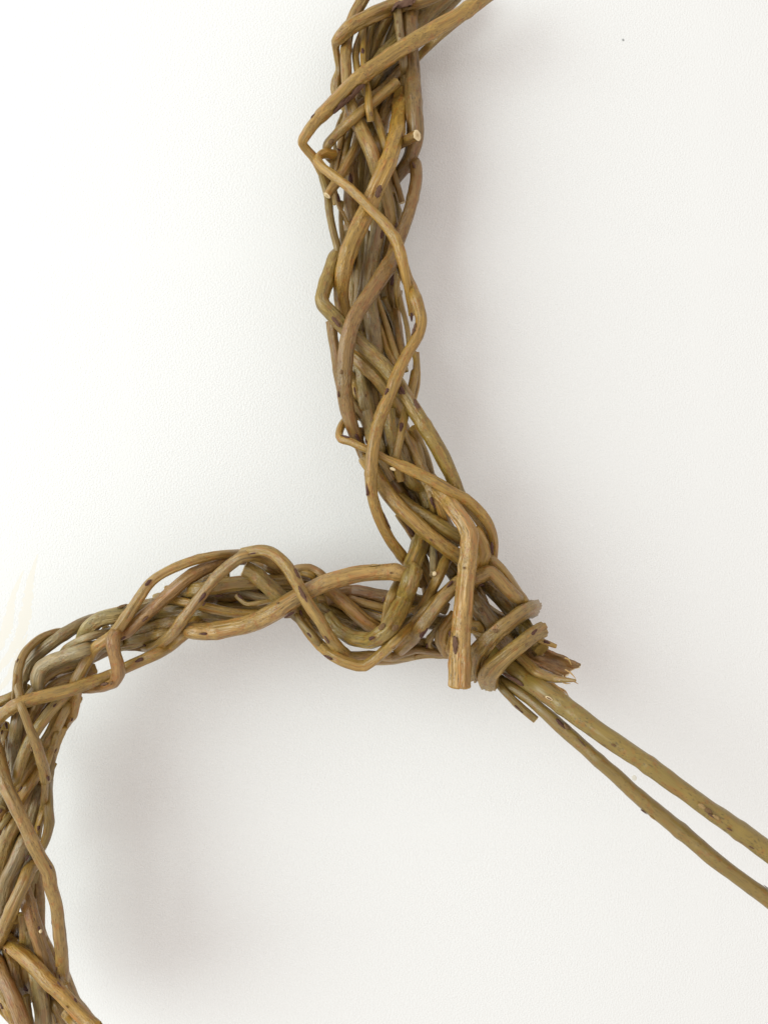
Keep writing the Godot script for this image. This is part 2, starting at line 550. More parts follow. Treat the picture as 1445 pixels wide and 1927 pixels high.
	rod("willow_rod", "olive", "00", [V(27.5,190.5,14.0,3.24), V(22.1,185.5,14.0,3.24), V(16.8,180.5,13.9,3.24), V(11.8,175.3,13.6,3.24), V(6.6,168.9,15.1,3.23), V(1.6,162.4,16.8,3.21), V(-2.5,155.5,20.0,3.17), V(-3.9,152.2,21.5,3.15), V(-6.6,149.4,17.3,3.20), V(-8.8,144.2,17.6,3.20), V(-9.8,140.2,20.5,3.16)])
	rod("willow_rod", "olive", "00", [V(31.8,194.2,8.4,2.33), V(26.4,188.5,8.5,2.33), V(22.4,184.2,8.7,2.33), V(16.7,178.3,8.9,2.33), V(11.2,172.5,8.8,2.33), V(5.9,167.5,7.8,2.34), V(2.8,164.2,7.6,2.34), V(1.7,162.4,8.1,2.33), V(-0.7,154.9,10.2,2.32), V(-2.7,146.2,12.3,2.30), V(-4.7,137.3,15.4,2.28), V(-5.2,135.0,16.4,2.27)])
	rod("willow_rod", "olive", "00", [V(5.4,186.5,11.2,2.12), V(1.6,179.8,11.6,2.11), V(-1.8,173.1,12.1,2.11), V(-4.3,167.0,12.4,2.11), V(-6.1,161.7,12.7,2.11), V(-7.4,154.8,12.7,2.11), V(-10.2,147.2,12.9,2.10), V(-12.6,139.5,14.2,2.09), V(-13.8,134.5,15.5,2.09), V(-14.9,125.1,19.9,2.05)])
	rod("willow_rod", "olive", "00", [V(2.1,182.4,14.3,1.52), V(-2.1,177.9,14.6,1.52), V(-3.9,174.6,15.0,1.52), V(-5.5,169.5,15.5,1.52), V(-6.3,162.5,16.9,1.51), V(-6.9,155.1,19.8,1.49)])
	rod("willow_rod", "brown", "00", [V(17.4,192.3,5.6,2.35), V(11.8,186.5,5.6,2.35), V(7.1,181.4,5.4,2.36), V(2.6,175.4,4.9,2.36), V(-0.9,170.1,4.5,2.36), V(-4.6,162.3,6.1,2.35), V(-5.7,159.2,6.8,2.35), V(-7.3,150.7,8.1,2.33), V(-8.3,142.6,8.9,2.33), V(-9.3,134.8,9.6,2.32), V(-9.6,132.8,9.7,2.32)])
	rod("willow_rod", "tan", "10", [V(4.5,148.3,24.7,1.70), V(-1.3,142.8,25.7,1.69), V(-6.5,137.3,27.9,1.68), V(-9.3,133.9,30.0,1.67), V(-15.1,129.8,27.6,1.68), V(-17.6,127.5,26.8,1.69), V(-19.2,125.8,26.1,1.69), V(-20.0,124.8,24.2,1.43), V(-20.3,124.3,23.2,1.31), V(-19.2,123.5,21.5,1.31), V(-18.5,123.2,20.6,1.32)])
	rod("willow_rod", "tan", "00", [V(7.7,165.2,4.0,1.78), V(5.9,161.1,9.1,1.74), V(4.3,158.0,12.1,1.73), V(0.6,150.7,17.8,1.69), V(-2.9,146.4,20.6,1.67), V(-7.1,142.3,22.5,1.66), V(-9.8,139.0,23.6,1.66), V(-11.2,138.2,22.5,1.66)])
	rod("willow_rod", "tan", "00", [V(7.1,162.9,4.8,2.36), V(5.8,160.2,4.9,2.36), V(3.7,154.2,8.2,2.33), V(2.0,147.7,13.7,2.29), V(0.0,140.9,16.7,2.27), V(-0.8,136.3,17.4,2.26), V(-2.0,125.3,26.0,2.19)])
	rod("willow_rod", "brown", "01", [V(3.5,124.0,28.3,1.58), V(4.9,125.2,27.7,1.58), V(6.3,125.4,29.4,1.57), V(9.3,124.3,35.0,1.54), V(10.9,123.9,37.4,1.52)])
	rod("willow_rod", "ochre", "00", [V(7.6,159.6,5.8,3.21), V(7.2,153.8,11.5,3.14), V(6.1,143.4,19.2,3.06), V(4.9,133.3,25.5,2.99), V(4.2,127.8,29.7,2.94), V(3.0,122.0,32.5,2.91), V(1.9,118.2,32.9,2.91), V(-0.5,112.1,33.6,2.90), V(-3.5,106.1,31.9,2.92), V(-6.0,100.5,31.5,2.92), V(-8.9,94.4,31.7,2.92), V(-10.3,91.2,31.8,2.92), V(-12.6,84.3,32.0,2.82), V(-13.7,80.0,31.8,2.69), V(-14.4,76.9,29.8,2.65), V(-14.3,72.4,26.3,2.68), V(-13.1,66.4,22.6,2.72), V(-12.3,62.6,20.5,2.74)])
	rod("willow_rod", "brown", "00", [V(7.4,122.8,15.3,2.27), V(9.3,123.8,17.5,2.26), V(9.9,123.4,19.1,2.24), V(10.5,122.1,20.9,2.23), V(11.0,120.7,22.4,2.22), V(11.2,117.5,23.7,2.21), V(11.1,114.7,24.1,2.20), V(10.4,110.2,24.5,2.20), V(8.7,103.7,24.7,2.19), V(6.2,97.0,23.7,2.28), V(4.7,93.9,22.4,2.48), V(4.1,91.6,24.0,2.54), V(3.1,86.4,29.2,2.63), V(2.4,84.5,30.3,2.65), V(-0.5,79.5,32.8,2.62), V(-3.4,74.3,34.8,2.60), V(-7.2,68.4,36.1,2.58), V(-9.4,64.8,36.6,2.58), V(-11.1,60.4,36.9,2.58), V(-12.5,53.3,36.5,2.58), V(-13.1,47.1,35.5,2.59), V(-13.2,43.3,35.0,2.60), V(-13.3,41.8,34.7,2.60), V(-13.1,40.7,34.5,2.60), V(-12.9,38.5,33.8,2.61), V(-12.3,34.3,32.6,2.59), V(-11.0,29.5,31.6,2.38), V(-9.5,25.7,29.3,2.12), V(-8.5,23.4,25.0,2.03), V(-6.4,18.0,22.5,2.01), V(-6.1,17.1,21.3,2.02)])
	rod("willow_rod", "ochre", "00", [V(-17.3,123.9,23.8,1.60), V(-20.3,122.7,27.0,1.59), V(-21.8,121.3,28.4,1.43), V(-22.3,120.5,29.0,1.38), V(-22.5,118.2,30.9,1.46), V(-22.2,117.7,31.4,1.46), V(-20.9,115.8,32.4,1.46), V(-20.1,114.9,32.9,1.45), V(-17.2,112.2,34.2,1.45), V(-11.4,107.2,35.6,1.44), V(-6.1,101.8,36.3,1.43), V(-1.2,96.6,36.8,1.51), V(2.0,92.7,37.0,1.73), V(4.2,89.0,37.1,1.72), V(5.9,83.4,36.7,1.72), V(7.1,77.5,35.3,1.32), V(8.1,74.0,33.3,1.26), V(9.0,69.7,30.2,1.11), V(9.3,66.8,28.4,0.89)])
	rod("willow_rod", "tan", "01", [V(-8.3,132.8,18.4,1.74), V(-10.1,126.8,21.8,1.72), V(-12.5,120.5,24.8,1.70), V(-15.3,115.1,26.0,1.70), V(-17.1,111.6,27.0,1.68), V(-19.4,108.0,27.8,1.38)])
	rod("willow_rod", "olive", "00", [V(-21.3,117.4,20.6,1.42), V(-20.2,113.0,23.1,1.41), V(-20.0,112.1,23.4,1.41), V(-19.3,108.7,24.2,1.30), V(-18.7,103.2,25.4,1.30), V(-17.1,95.0,27.1,1.29), V(-15.5,89.0,28.4,1.28), V(-14.8,86.6,25.8,1.29), V(-14.6,86.0,25.2,1.30), V(-12.2,84.6,22.8,1.31)])
	rod("willow_rod", "tan", "00", [V(-15.0,109.0,19.7,0.84), V(-15.0,101.4,22.2,0.83), V(-14.4,94.1,24.8,0.82), V(-14.1,91.1,25.8,0.82), V(-13.5,87.4,20.5,0.84), V(-13.4,87.0,18.8,0.84)])
	rod("willow_rod", "ochre", "00", [V(-18.4,118.5,21.6,0.83), V(-17.0,112.5,20.2,0.84), V(-16.2,108.6,20.6,0.84), V(-14.1,103.6,21.5,0.83), V(-11.4,98.2,21.5,0.83), V(-9.7,95.7,18.8,0.84), V(-9.3,94.7,19.1,0.84)])
	rod("willow_rod", "brown", "00", [V(-12.3,122.4,20.8,2.51), V(-11.8,119.2,18.1,2.54), V(-11.7,115.9,17.4,2.54), V(-11.9,109.6,17.0,2.55), V(-11.5,102.8,16.7,2.55), V(-12.9,96.9,15.4,2.56), V(-13.4,90.6,16.8,2.55), V(-13.4,88.2,18.1,2.54), V(-13.4,86.7,19.7,2.52)])
	rod("willow_rod", "tan", "00", [V(-12.5,143.6,17.7,1.13), V(-13.1,137.7,22.3,1.11), V(-14.8,131.4,20.9,1.12), V(-16.1,123.7,21.5,1.11), V(-17.2,118.2,19.8,1.12), V(-17.6,115.9,19.1,1.12)])
	rod("willow_rod", "olive", "00", [V(-11.4,136.9,17.5,1.13), V(-12.9,128.6,20.4,1.12), V(-13.7,123.3,22.6,1.11), V(-14.9,120.0,20.5,1.12)])
	rod("willow_rod", "tan", "00", [V(-15.0,142.7,13.2,0.86), V(-15.2,134.2,15.7,0.85), V(-15.6,124.3,20.2,0.84), V(-16.0,120.0,19.3,0.84)])
	rod("willow_rod", "tan", "00", [V(-17.9,125.7,20.3,0.84), V(-18.2,121.0,20.7,0.84), V(-18.7,117.5,19.4,0.84), V(-19.1,113.6,19.6,0.84)])
	rod("willow_rod", "olive", "00", [V(-14.0,144.2,13.4,0.76), V(-16.5,138.3,14.7,0.76), V(-17.5,132.8,16.3,0.76), V(-17.0,124.6,19.8,0.75), V(-17.3,120.5,19.3,0.75)])
	rod("willow_rod", "olive", "00", [V(-8.5,136.1,9.4,2.42), V(-8.3,128.0,10.1,2.42), V(-8.4,120.5,10.5,2.41), V(-9.6,112.6,11.1,2.41), V(-10.0,106.8,11.7,2.40), V(-9.9,102.0,12.2,2.40), V(-8.6,93.9,13.4,2.39), V(-8.4,92.9,13.6,2.39)])
	rod("willow_rod", "tan", "01", [V(1.6,127.4,15.5,1.14), V(3.1,119.5,21.2,1.11), V(5.2,113.1,20.1,1.12), V(6.4,108.7,19.6,1.12)])
	rod("willow_rod", "olive", "00", [V(0.0,124.7,15.7,1.23), V(1.6,120.0,14.2,1.24), V(2.7,115.9,15.7,1.23), V(4.5,109.0,16.5,1.23), V(5.3,105.5,16.6,1.23), V(4.3,101.7,16.5,1.23), V(3.7,99.8,16.4,1.23)])
	rod("willow_rod", "brown", "00", [V(-1.0,135.7,17.8,2.26), V(-2.4,128.2,23.8,2.21), V(-2.5,126.5,25.4,2.19), V(-2.2,123.8,27.5,2.18), V(-0.6,119.0,24.5,2.20), V(0.6,114.9,21.7,2.22), V(2.1,111.0,21.2,2.23)])
	rod("willow_rod", "grey", "00", [V(0.0,115.2,15.9,2.65), V(-0.4,110.6,17.9,2.63), V(-1.2,104.2,20.1,2.61), V(-2.3,98.5,22.6,2.59), V(-3.4,91.1,23.6,2.58), V(-4.4,84.3,24.2,2.57), V(-5.0,77.0,24.9,2.57), V(-4.8,69.8,25.5,2.56), V(-3.8,62.7,25.8,2.56), V(-2.7,55.8,24.4,2.57), V(-1.7,48.5,22.7,2.59), V(-1.2,44.8,21.6,2.60), V(-0.5,42.3,20.2,2.61), V(1.4,36.8,21.2,2.60), V(3.8,30.3,21.4,2.60), V(5.2,26.9,19.5,2.62), V(5.8,24.9,21.4,2.60), V(6.6,21.8,26.1,2.55)])
	rod("willow_rod", "grey", "00", [V(-5.9,98.4,20.4,1.12), V(-6.1,90.4,21.0,1.11), V(-6.8,85.1,21.5,1.11), V(-7.9,77.2,22.1,1.11), V(-9.2,71.9,22.5,1.11)])
	rod("willow_rod", "olive", "00", [V(-12.4,97.2,19.3,2.65), V(-14.8,91.3,22.6,2.62), V(-15.4,89.2,24.9,2.60), V(-17.1,85.8,28.5,2.56), V(-18.2,82.0,29.2,2.56), V(-19.9,75.6,31.9,2.53), V(-20.3,73.9,32.6,2.52), V(-20.6,72.6,32.9,2.52), V(-20.8,71.8,33.1,2.52), V(-20.3,69.5,33.6,2.51), V(-19.2,68.2,33.6,2.51), V(-17.2,66.1,33.3,2.52), V(-12.7,61.1,32.2,2.53), V(-7.5,56.3,32.1,2.53), V(-2.8,51.8,32.4,2.52), V(1.0,47.6,32.6,2.52), V(4.0,43.6,33.0,2.52), V(5.7,40.9,33.7,2.51), V(8.3,36.5,35.3,2.59), V(12.2,30.0,36.3,2.68), V(16.0,23.7,36.4,2.67), V(19.5,17.7,35.5,2.59), V(22.5,11.9,34.7,2.41), V(24.4,7.0,33.3,2.42), V(26.7,3.5,28.0,2.47)])
	rod("willow_rod", "ochre", "00", [V(5.1,89.6,23.2,2.11), V(5.9,85.8,26.6,2.08), V(7.6,79.7,29.5,2.06), V(9.5,74.6,32.3,2.04), V(10.5,71.3,34.8,2.02), V(11.7,67.5,35.7,2.01), V(12.3,62.9,36.5,2.01), V(11.5,59.3,37.0,2.00), V(10.8,57.6,37.2,2.00), V(7.5,51.7,37.8,2.00), V(5.6,47.9,38.2,1.99), V(3.8,43.7,38.6,1.99), V(2.4,39.2,38.9,1.99), V(-0.1,33.6,39.4,2.16), V(-1.9,28.5,39.8,2.07), V(-3.3,21.9,40.4,2.07), V(-3.9,16.9,40.6,2.06), V(-4.1,13.3,40.6,2.00), V(-4.2,12.1,40.6,1.98), V(-4.1,12.0,40.5,1.98), V(-4.1,11.2,40.5,1.96), V(-4.0,8.1,40.2,1.89), V(-3.2,3.4,38.9,1.80), V(-0.9,-3.4,36.8,1.81), V(2.5,-9.8,34.4,1.83), V(6.5,-15.3,31.4,1.85), V(10.6,-20.8,28.1,1.87), V(13.3,-24.8,25.2,1.89)])
	rod("willow_rod", "brown", "00", [V(3.9,88.3,19.0,1.78), V(3.2,82.0,16.1,1.80), V(4.0,75.3,15.9,1.80), V(4.2,72.7,15.4,1.80), V(4.7,65.2,19.1,1.78), V(5.8,57.0,22.8,1.75), V(6.6,50.6,26.9,1.73)])
	rod("willow_rod", "tan", "00", [V(4.8,79.9,16.0,0.95), V(5.9,73.5,20.2,0.93), V(7.6,65.9,22.5,0.92), V(8.6,59.7,23.9,0.92), V(8.6,57.9,24.3,0.92), V(7.8,53.1,26.0,0.91), V(7.6,52.4,25.6,0.91)])
	rod("willow_rod", "ochre", "00", [V(5.7,92.7,20.0,1.03), V(5.2,85.0,21.6,1.02), V(4.4,78.1,20.6,1.02), V(5.0,73.4,17.8,1.03), V(5.3,72.1,15.8,1.04)])
	rod("willow_rod", "tan", "00", [V(-3.0,75.6,22.1,1.20), V(-0.4,68.5,22.7,1.20), V(1.9,60.9,23.9,1.20), V(3.6,55.3,26.1,1.19), V(5.0,49.4,28.0,1.18)])
	rod("willow_rod", "olive", "00", [V(0.0,75.3,19.5,1.21), V(2.0,71.6,16.2,1.23), V(3.7,66.5,18.4,1.22), V(5.6,58.4,22.1,1.20), V(6.7,50.5,27.4,1.18), V(7.1,47.9,28.0,1.18)])
	rod("willow_rod", "ochre", "00", [V(-4.6,70.4,22.1,1.11), V(-1.2,63.1,23.5,1.10), V(1.0,56.5,25.1,1.10), V(3.2,50.5,29.0,1.08), V(4.2,48.1,28.8,1.08), V(5.6,45.4,24.6,1.10)])
	rod("willow_rod", "olive", "00", [V(-5.2,75.0,16.8,1.04), V(-2.6,67.5,17.3,1.04), V(-1.0,60.1,17.9,1.03), V(1.6,53.2,18.5,1.03), V(3.7,46.4,19.0,1.03), V(6.8,40.1,19.5,1.03)])
	rod("willow_rod", "tan", "00", [V(-12.2,54.7,23.9,2.21), V(-9.0,52.2,26.5,2.18), V(-5.3,48.5,28.0,2.17), V(-2.0,45.1,28.2,2.17), V(1.6,40.5,27.0,2.18), V(3.1,38.4,25.7,2.19), V(4.4,36.0,23.5,2.21), V(5.3,34.3,22.4,2.22), V(5.7,33.6,21.0,2.23)])
	rod("willow_rod", "brown", "00", [V(-18.0,64.8,28.6,1.81), V(-17.2,58.5,26.7,1.82), V(-16.3,53.5,25.6,1.83), V(-16.0,48.6,24.0,1.84), V(-14.3,41.9,21.4,1.86), V(-12.1,35.8,22.1,1.85), V(-11.3,33.9,23.9,1.84), V(-10.5,31.8,27.6,1.81)])
	rod("willow_rod", "ochre", "00", [V(8.6,57.3,26.2,1.00), V(10.8,53.5,25.2,1.01), V(11.0,49.9,23.9,1.01), V(10.7,46.0,24.5,1.01), V(9.7,41.6,24.2,1.01), V(8.7,38.5,22.4,1.02)])
	rod("willow_rod", "tan", "00", [V(11.5,55.3,23.8,0.83), V(11.9,47.9,22.5,0.83), V(11.5,43.1,23.2,0.83), V(10.2,38.0,23.6,0.83), V(8.7,33.9,22.7,0.83)])
	rod("willow_rod", "tan", "00", [V(-12.4,48.4,24.4,1.56), V(-10.4,45.1,22.8,1.57), V(-9.3,40.6,24.6,1.56), V(-8.9,37.4,22.5,1.57), V(-8.7,34.0,21.8,1.58)])
	rod("willow_rod", "grey", "00", [V(-12.2,41.4,23.3,1.29), V(-10.6,37.6,25.4,1.28), V(-7.6,32.6,25.8,1.28), V(-6.0,28.7,27.7,1.27), V(-4.9,23.3,32.1,1.25)])
	rod("willow_rod", "ochre", "00", [V(-11.1,32.6,24.7,1.40), V(-13.0,31.2,27.9,1.38), V(-14.6,28.5,30.3,1.37), V(-15.0,26.2,32.3,1.36), V(-15.0,25.7,32.9,1.36), V(-14.8,25.3,33.4,1.35), V(-14.4,24.6,34.0,1.35), V(-14.1,24.1,34.4,1.35), V(-12.5,23.6,35.2,1.34), V(-10.7,23.0,35.8,1.34), V(-7.0,21.2,36.8,1.34), V(-4.0,20.0,37.2,1.33), V(0.5,17.5,37.7,1.31), V(3.5,16.1,38.0,1.55), V(6.6,14.8,38.2,1.94), V(12.6,11.9,38.7,2.00), V(17.8,9.1,39.4,1.99), V(22.1,6.4,39.2,1.99), V(27.1,3.6,38.7,1.90), V(31.4,-0.5,38.4,1.90), V(34.5,-4.8,37.3,1.72), V(36.1,-9.3,35.0,1.63), V(36.7,-13.3,32.3,1.55), V(36.5,-17.4,29.7,1.57)])
	rod("willow_rod", "grey", "00", [V(-8.2,52.9,22.3,2.59), V(-7.6,46.2,22.4,2.59), V(-6.3,38.2,25.5,2.56), V(-5.5,34.9,24.8,2.57), V(-3.9,27.4,28.6,2.53), V(-2.7,22.6,32.4,2.49), V(-2.4,21.8,32.1,2.50), V(-1.6,19.4,27.8,2.54), V(-0.6,16.7,28.9,2.53), V(1.2,13.3,30.0,2.52), V(2.0,11.6,29.2,2.52)])
	rod("willow_rod", "olive", "00", [V(1.6,35.1,25.3,2.38), V(2.2,28.0,26.5,2.37), V(3.0,22.6,29.4,2.34), V(4.8,18.0,31.4,2.32), V(6.9,13.9,30.5,2.33), V(9.0,10.8,29.6,2.34), V(9.5,10.1,29.3,2.34), V(13.2,8.1,26.9,2.36), V(14.3,5.8,26.5,2.37), V(15.7,1.5,26.8,2.37)])
	rod("willow_rod", "ochre", "00", [V(10.7,48.5,23.9,1.50), V(9.9,44.1,27.4,1.48), V(8.7,38.2,30.3,1.47), V(6.8,31.4,33.7,1.45), V(5.4,24.6,35.6,1.44), V(4.1,18.1,35.0,1.44), V(4.1,16.4,34.7,1.44), V(5.5,10.5,32.2,1.46)])
	rod("willow_rod", "ochre", "00", [V(6.6,29.9,25.8,1.69), V(9.1,23.8,27.2,1.68), V(12.0,17.0,30.5,1.66), V(14.7,10.1,32.7,1.65), V(16.2,6.0,34.1,1.64), V(18.2,2.9,34.1,1.64), V(20.6,-2.5,31.5,1.66), V(23.0,-6.5,29.4,1.67)])
	rod("willow_rod", "tan", "00", [V(10.0,28.6,28.7,1.45), V(11.7,25.4,25.8,1.46), V(13.9,19.9,26.7,1.46), V(15.4,15.3,26.9,1.45), V(16.2,12.7,26.4,1.46), V(18.9,9.7,24.3,1.47), V(20.1,7.4,23.4,1.47), V(21.4,4.1,25.1,1.46)])
	rod("willow_rod", "tan", "00", [V(11.1,24.4,26.0,1.19), V(12.3,20.1,29.1,1.18), V(13.0,16.6,30.6,1.17), V(13.2,11.2,32.5,1.16), V(13.3,10.5,32.6,1.16), V(14.8,7.9,33.3,1.16), V(15.6,4.7,34.8,1.15), V(17.0,-1.5,30.6,1.17)])
	rod("willow_rod", "olive", "00", [V(-2.6,43.5,16.8,2.83), V(-1.3,35.8,17.8,2.82), V(0.2,28.2,18.9,2.81), V(1.4,23.5,19.8,2.80), V(3.6,18.0,21.7,2.78), V(5.1,14.4,23.6,2.76), V(8.0,8.5,19.6,2.80), V(9.9,5.3,18.9,2.81), V(14.1,-0.6,18.5,2.81), V(18.4,-6.5,17.8,2.82), V(22.9,-12.5,18.4,2.81), V(24.0,-14.0,18.4,2.81)])
	rod("willow_rod", "grey", "00", [V(5.7,25.4,20.7,2.60), V(6.7,21.2,26.8,2.55), V(7.2,19.3,28.0,2.54), V(8.8,14.9,26.4,2.55), V(11.3,9.8,23.3,2.58), V(14.9,4.9,22.0,2.59), V(18.5,-1.5,22.6,2.59), V(22.6,-7.7,23.2,2.58), V(25.6,-11.7,23.7,2.58)])
	rod("willow_rod", "brown", "00", [V(-3.0,21.0,23.6,2.39), V(-1.2,16.8,25.1,2.38), V(0.0,14.3,26.2,2.37), V(4.6,8.4,25.0,2.38), V(6.0,6.1,24.0,2.39), V(7.7,2.8,23.2,2.40), V(11.9,-3.3,22.2,2.41), V(15.6,-7.7,20.7,2.42)])
	rod("willow_rod", "brown", "00", [V(-7.5,28.7,28.1,1.09), V(-8.0,22.8,27.0,1.09), V(-7.0,18.5,27.0,1.09), V(-6.5,16.7,28.2,1.09)])
	rod("willow_rod", "ochre", "00", [V(-8.0,21.8,26.8,0.91), V(-6.7,18.4,27.1,0.91), V(-6.0,16.7,28.0,0.91), V(-3.2,13.0,28.6,0.90), V(0.0,9.5,30.3,0.90), V(2.0,7.7,27.6,0.91)])
	rod("willow_rod", "ochre", "00", [V(-5.9,17.6,27.2,2.57), V(-4.9,15.9,30.8,2.54), V(-2.9,12.8,33.0,2.52), V(1.1,6.6,34.0,2.51), V(5.4,1.4,35.6,2.49), V(10.4,-3.4,36.6,2.48), V(15.7,-8.1,37.1,2.48), V(20.4,-11.7,37.1,2.48), V(24.6,-14.6,35.7,2.49), V(29.3,-17.9,31.0,2.54), V(32.0,-19.9,27.0,2.58), V(33.4,-21.0,28.3,2.56), V(33.9,-21.4,30.1,2.55)])
	rod("willow_rod", "olive", "00", [V(5.1,4.5,28.3,2.47), V(9.0,1.2,30.8,2.44), V(15.4,-2.4,33.7,2.41), V(21.5,-6.3,34.0,2.51), V(27.4,-9.9,30.7,2.64), V(31.9,-14.7,25.9,2.69)])
	rod("willow_rod", "tan", "00", [V(19.8,8.1,25.5,1.46), V(23.1,6.0,29.2,1.44), V(25.7,3.8,31.8,1.43), V(27.7,2.0,32.4,1.43), V(32.2,-3.9,32.7,1.42), V(34.2,-6.7,32.3,1.43), V(34.7,-7.4,32.1,1.43), V(35.3,-11.4,30.8,1.43)])
	rod("willow_rod", "tan", "00", [V(17.1,9.0,29.5,3.06), V(18.1,7.4,31.7,2.90), V(18.9,5.8,35.5,2.73), V(21.0,3.1,38.2,2.68), V(22.4,1.1,41.3,2.80), V(25.3,-3.1,43.6,2.81), V(26.0,-4.2,44.2,2.81), V(26.4,-5.1,44.4,2.86), V(26.8,-6.2,44.6,2.92), V(27.2,-7.0,44.9,2.97), V(27.0,-9.9,45.4,2.90), V(26.7,-13.7,46.0,2.80), V(25.7,-20.5,46.8,2.86), V(25.2,-26.7,47.4,2.93), V(24.7,-33.0,48.0,3.14), V(24.1,-39.7,48.6,3.19), V(23.9,-46.2,49.1,3.34), V(23.8,-52.3,49.7,3.50), V(23.7,-54.6,49.9,3.49)], "thick upright rod bent over at the joint")
	rod("willow_rod", "ochre", "00", [V(28.9,-6.2,39.4,2.55), V(31.1,-9.1,39.4,2.08), V(32.4,-12.2,39.1,2.23), V(32.6,-13.0,39.0,2.27), V(31.9,-16.1,38.1,2.30), V(31.0,-19.7,35.4,2.07), V(30.2,-22.6,32.8,1.93), V(29.2,-25.6,28.1,1.97)])
	rod("willow_rod", "ochre", "00", [V(33.4,-14.7,34.0,2.32), V(37.7,-18.7,35.6,2.30), V(40.5,-22.2,35.6,2.30), V(43.6,-26.6,34.5,2.31), V(44.7,-28.4,36.4,2.30), V(45.9,-29.8,35.4,2.30), V(48.8,-33.1,30.1,2.35), V(49.3,-33.8,30.2,2.35)])
	rod("willow_rod", "tan", "00", [V(5.0,-46.7,28.9,2.46), V(6.9,-44.5,33.9,2.41), V(10.4,-39.6,39.9,2.36), V(11.8,-37.2,42.6,2.33), V(16.0,-31.7,42.5,2.33), V(20.4,-26.3,41.7,2.34), V(23.6,-23.6,40.6,2.35), V(24.9,-22.7,40.3,2.35), V(30.2,-21.3,40.1,2.36), V(33.2,-19.9,40.5,2.37), V(33.7,-19.7,40.6,2.35), V(34.9,-19.7,40.7,2.07), V(35.3,-20.1,40.8,2.10), V(36.2,-21.0,40.8,2.17), V(40.7,-25.8,40.4,2.26), V(42.6,-27.7,39.4,2.27), V(44.4,-29.2,35.8,2.30), V(48.2,-33.1,27.7,2.37)])
	rod("willow_rod", "ochre", "00", [V(-29.4,-34.2,30.6,1.76), V(-26.4,-37.0,36.1,1.72), V(-22.3,-42.1,37.9,1.71), V(-18.3,-45.1,42.7,1.68), V(-16.1,-46.2,44.7,1.67), V(-12.3,-47.9,45.7,1.66), V(-9.2,-48.8,46.2,1.65), V(-8.5,-49.0,46.3,1.66), V(-6.5,-48.9,46.5,1.73), V(-6.0,-48.9,46.6,1.75), V(-5.5,-48.6,46.7,1.75), V(-2.5,-46.4,47.1,1.74), V(-0.2,-44.3,47.9,1.74), V(3.4,-40.5,50.1,1.72), V(4.6,-39.6,48.5,1.73), V(9.1,-36.8,39.5,1.80), V(12.3,-33.7,38.8,1.80), V(16.1,-29.8,38.7,1.80), V(21.3,-25.5,36.2,1.82), V(24.8,-22.9,33.4,1.84), V(29.6,-20.5,28.7,1.87)])
	rod("willow_rod", "olive", "00", [V(13.1,-9.0,28.0,3.26), V(10.5,-14.7,33.7,2.86), V(9.0,-18.2,36.2,3.04), V(8.8,-18.9,37.2,3.06), V(9.4,-19.9,40.9,3.02), V(8.9,-21.1,44.5,2.98), V(8.4,-22.8,44.8,2.97), V(6.8,-27.7,40.0,3.03), V(5.7,-30.1,40.6,3.03), V(3.2,-34.3,45.5,2.92), V(1.3,-36.6,49.6,2.78), V(0.8,-37.2,49.8,2.75), V(-1.3,-38.9,48.8,2.65), V(-4.4,-41.0,45.3,2.54), V(-7.7,-41.2,42.5,2.47), V(-10.2,-41.0,40.7,2.42), V(-13.9,-39.3,37.8,2.29), V(-15.3,-38.4,36.7,2.27), V(-18.8,-34.7,33.7,2.30)])
	rod("willow_rod", "tan", "00", [V(4.8,-22.9,34.3,1.45), V(2.3,-27.4,40.7,1.54), V(1.3,-30.1,40.2,1.41), V(0.6,-32.8,42.8,1.24), V(0.5,-33.4,43.8,1.21), V(0.1,-35.6,48.0,1.19)])
	rod("willow_rod", "brown", "00", [V(25.7,-22.2,26.9,3.27), V(28.3,-26.4,25.8,3.29), V(29.2,-27.9,27.1,3.27), V(30.4,-29.8,30.2,3.23), V(34.1,-34.9,32.2,3.21), V(37.6,-39.7,32.6,3.21), V(41.8,-44.8,31.1,3.22), V(44.9,-48.2,28.2,3.26), V(46.6,-50.1,25.8,3.29)])
	rod("willow_rod", "olive", "00", [V(32.3,-21.5,22.0,3.06), V(36.0,-25.3,23.2,3.04), V(40.2,-29.5,26.1,3.01), V(42.7,-32.3,26.0,3.01), V(45.7,-36.2,25.3,3.02), V(46.9,-38.1,28.1,2.99), V(47.8,-39.7,32.7,2.94), V(48.8,-41.0,33.2,2.93), V(51.5,-44.2,30.4,2.96), V(52.8,-45.9,32.3,2.94)])
	rod("willow_rod", "tan", "00", [V(32.1,-25.4,24.4,1.01), V(34.2,-29.6,26.9,1.00), V(35.4,-33.1,28.1,1.00), V(36.6,-38.1,28.4,0.99)])
	rod("willow_rod", "brown", "00", [V(30.2,-36.8,22.8,2.77), V(34.6,-42.8,22.7,2.77), V(37.0,-45.7,22.3,2.77), V(42.6,-50.8,21.2,2.79), V(48.4,-55.4,21.6,2.78), V(49.8,-56.4,21.8,2.78)])
	rod("willow_rod", "tan", "00", [V(21.8,-18.7,18.9,2.43), V(26.9,-24.2,18.7,2.44), V(31.5,-30.0,19.2,2.43), V(33.8,-32.7,19.7,2.43), V(37.9,-36.0,21.4,2.41), V(39.4,-36.9,21.6,2.41), V(44.8,-39.1,20.9,2.42)])
	rod("willow_rod", "grey", "00", [V(43.2,-40.6,24.5,2.02), V(46.8,-42.2,24.4,2.02), V(50.1,-44.5,25.7,2.01), V(52.9,-48.4,26.8,2.00)])
	rod("willow_rod", "ochre", "00", [V(29.0,-37.2,34.2,1.25), V(31.1,-37.4,34.5,1.25), V(31.8,-38.2,34.5,1.25), V(32.3,-39.2,34.3,1.25), V(31.5,-40.6,33.8,1.26), V(31.0,-41.3,33.6,1.26)])
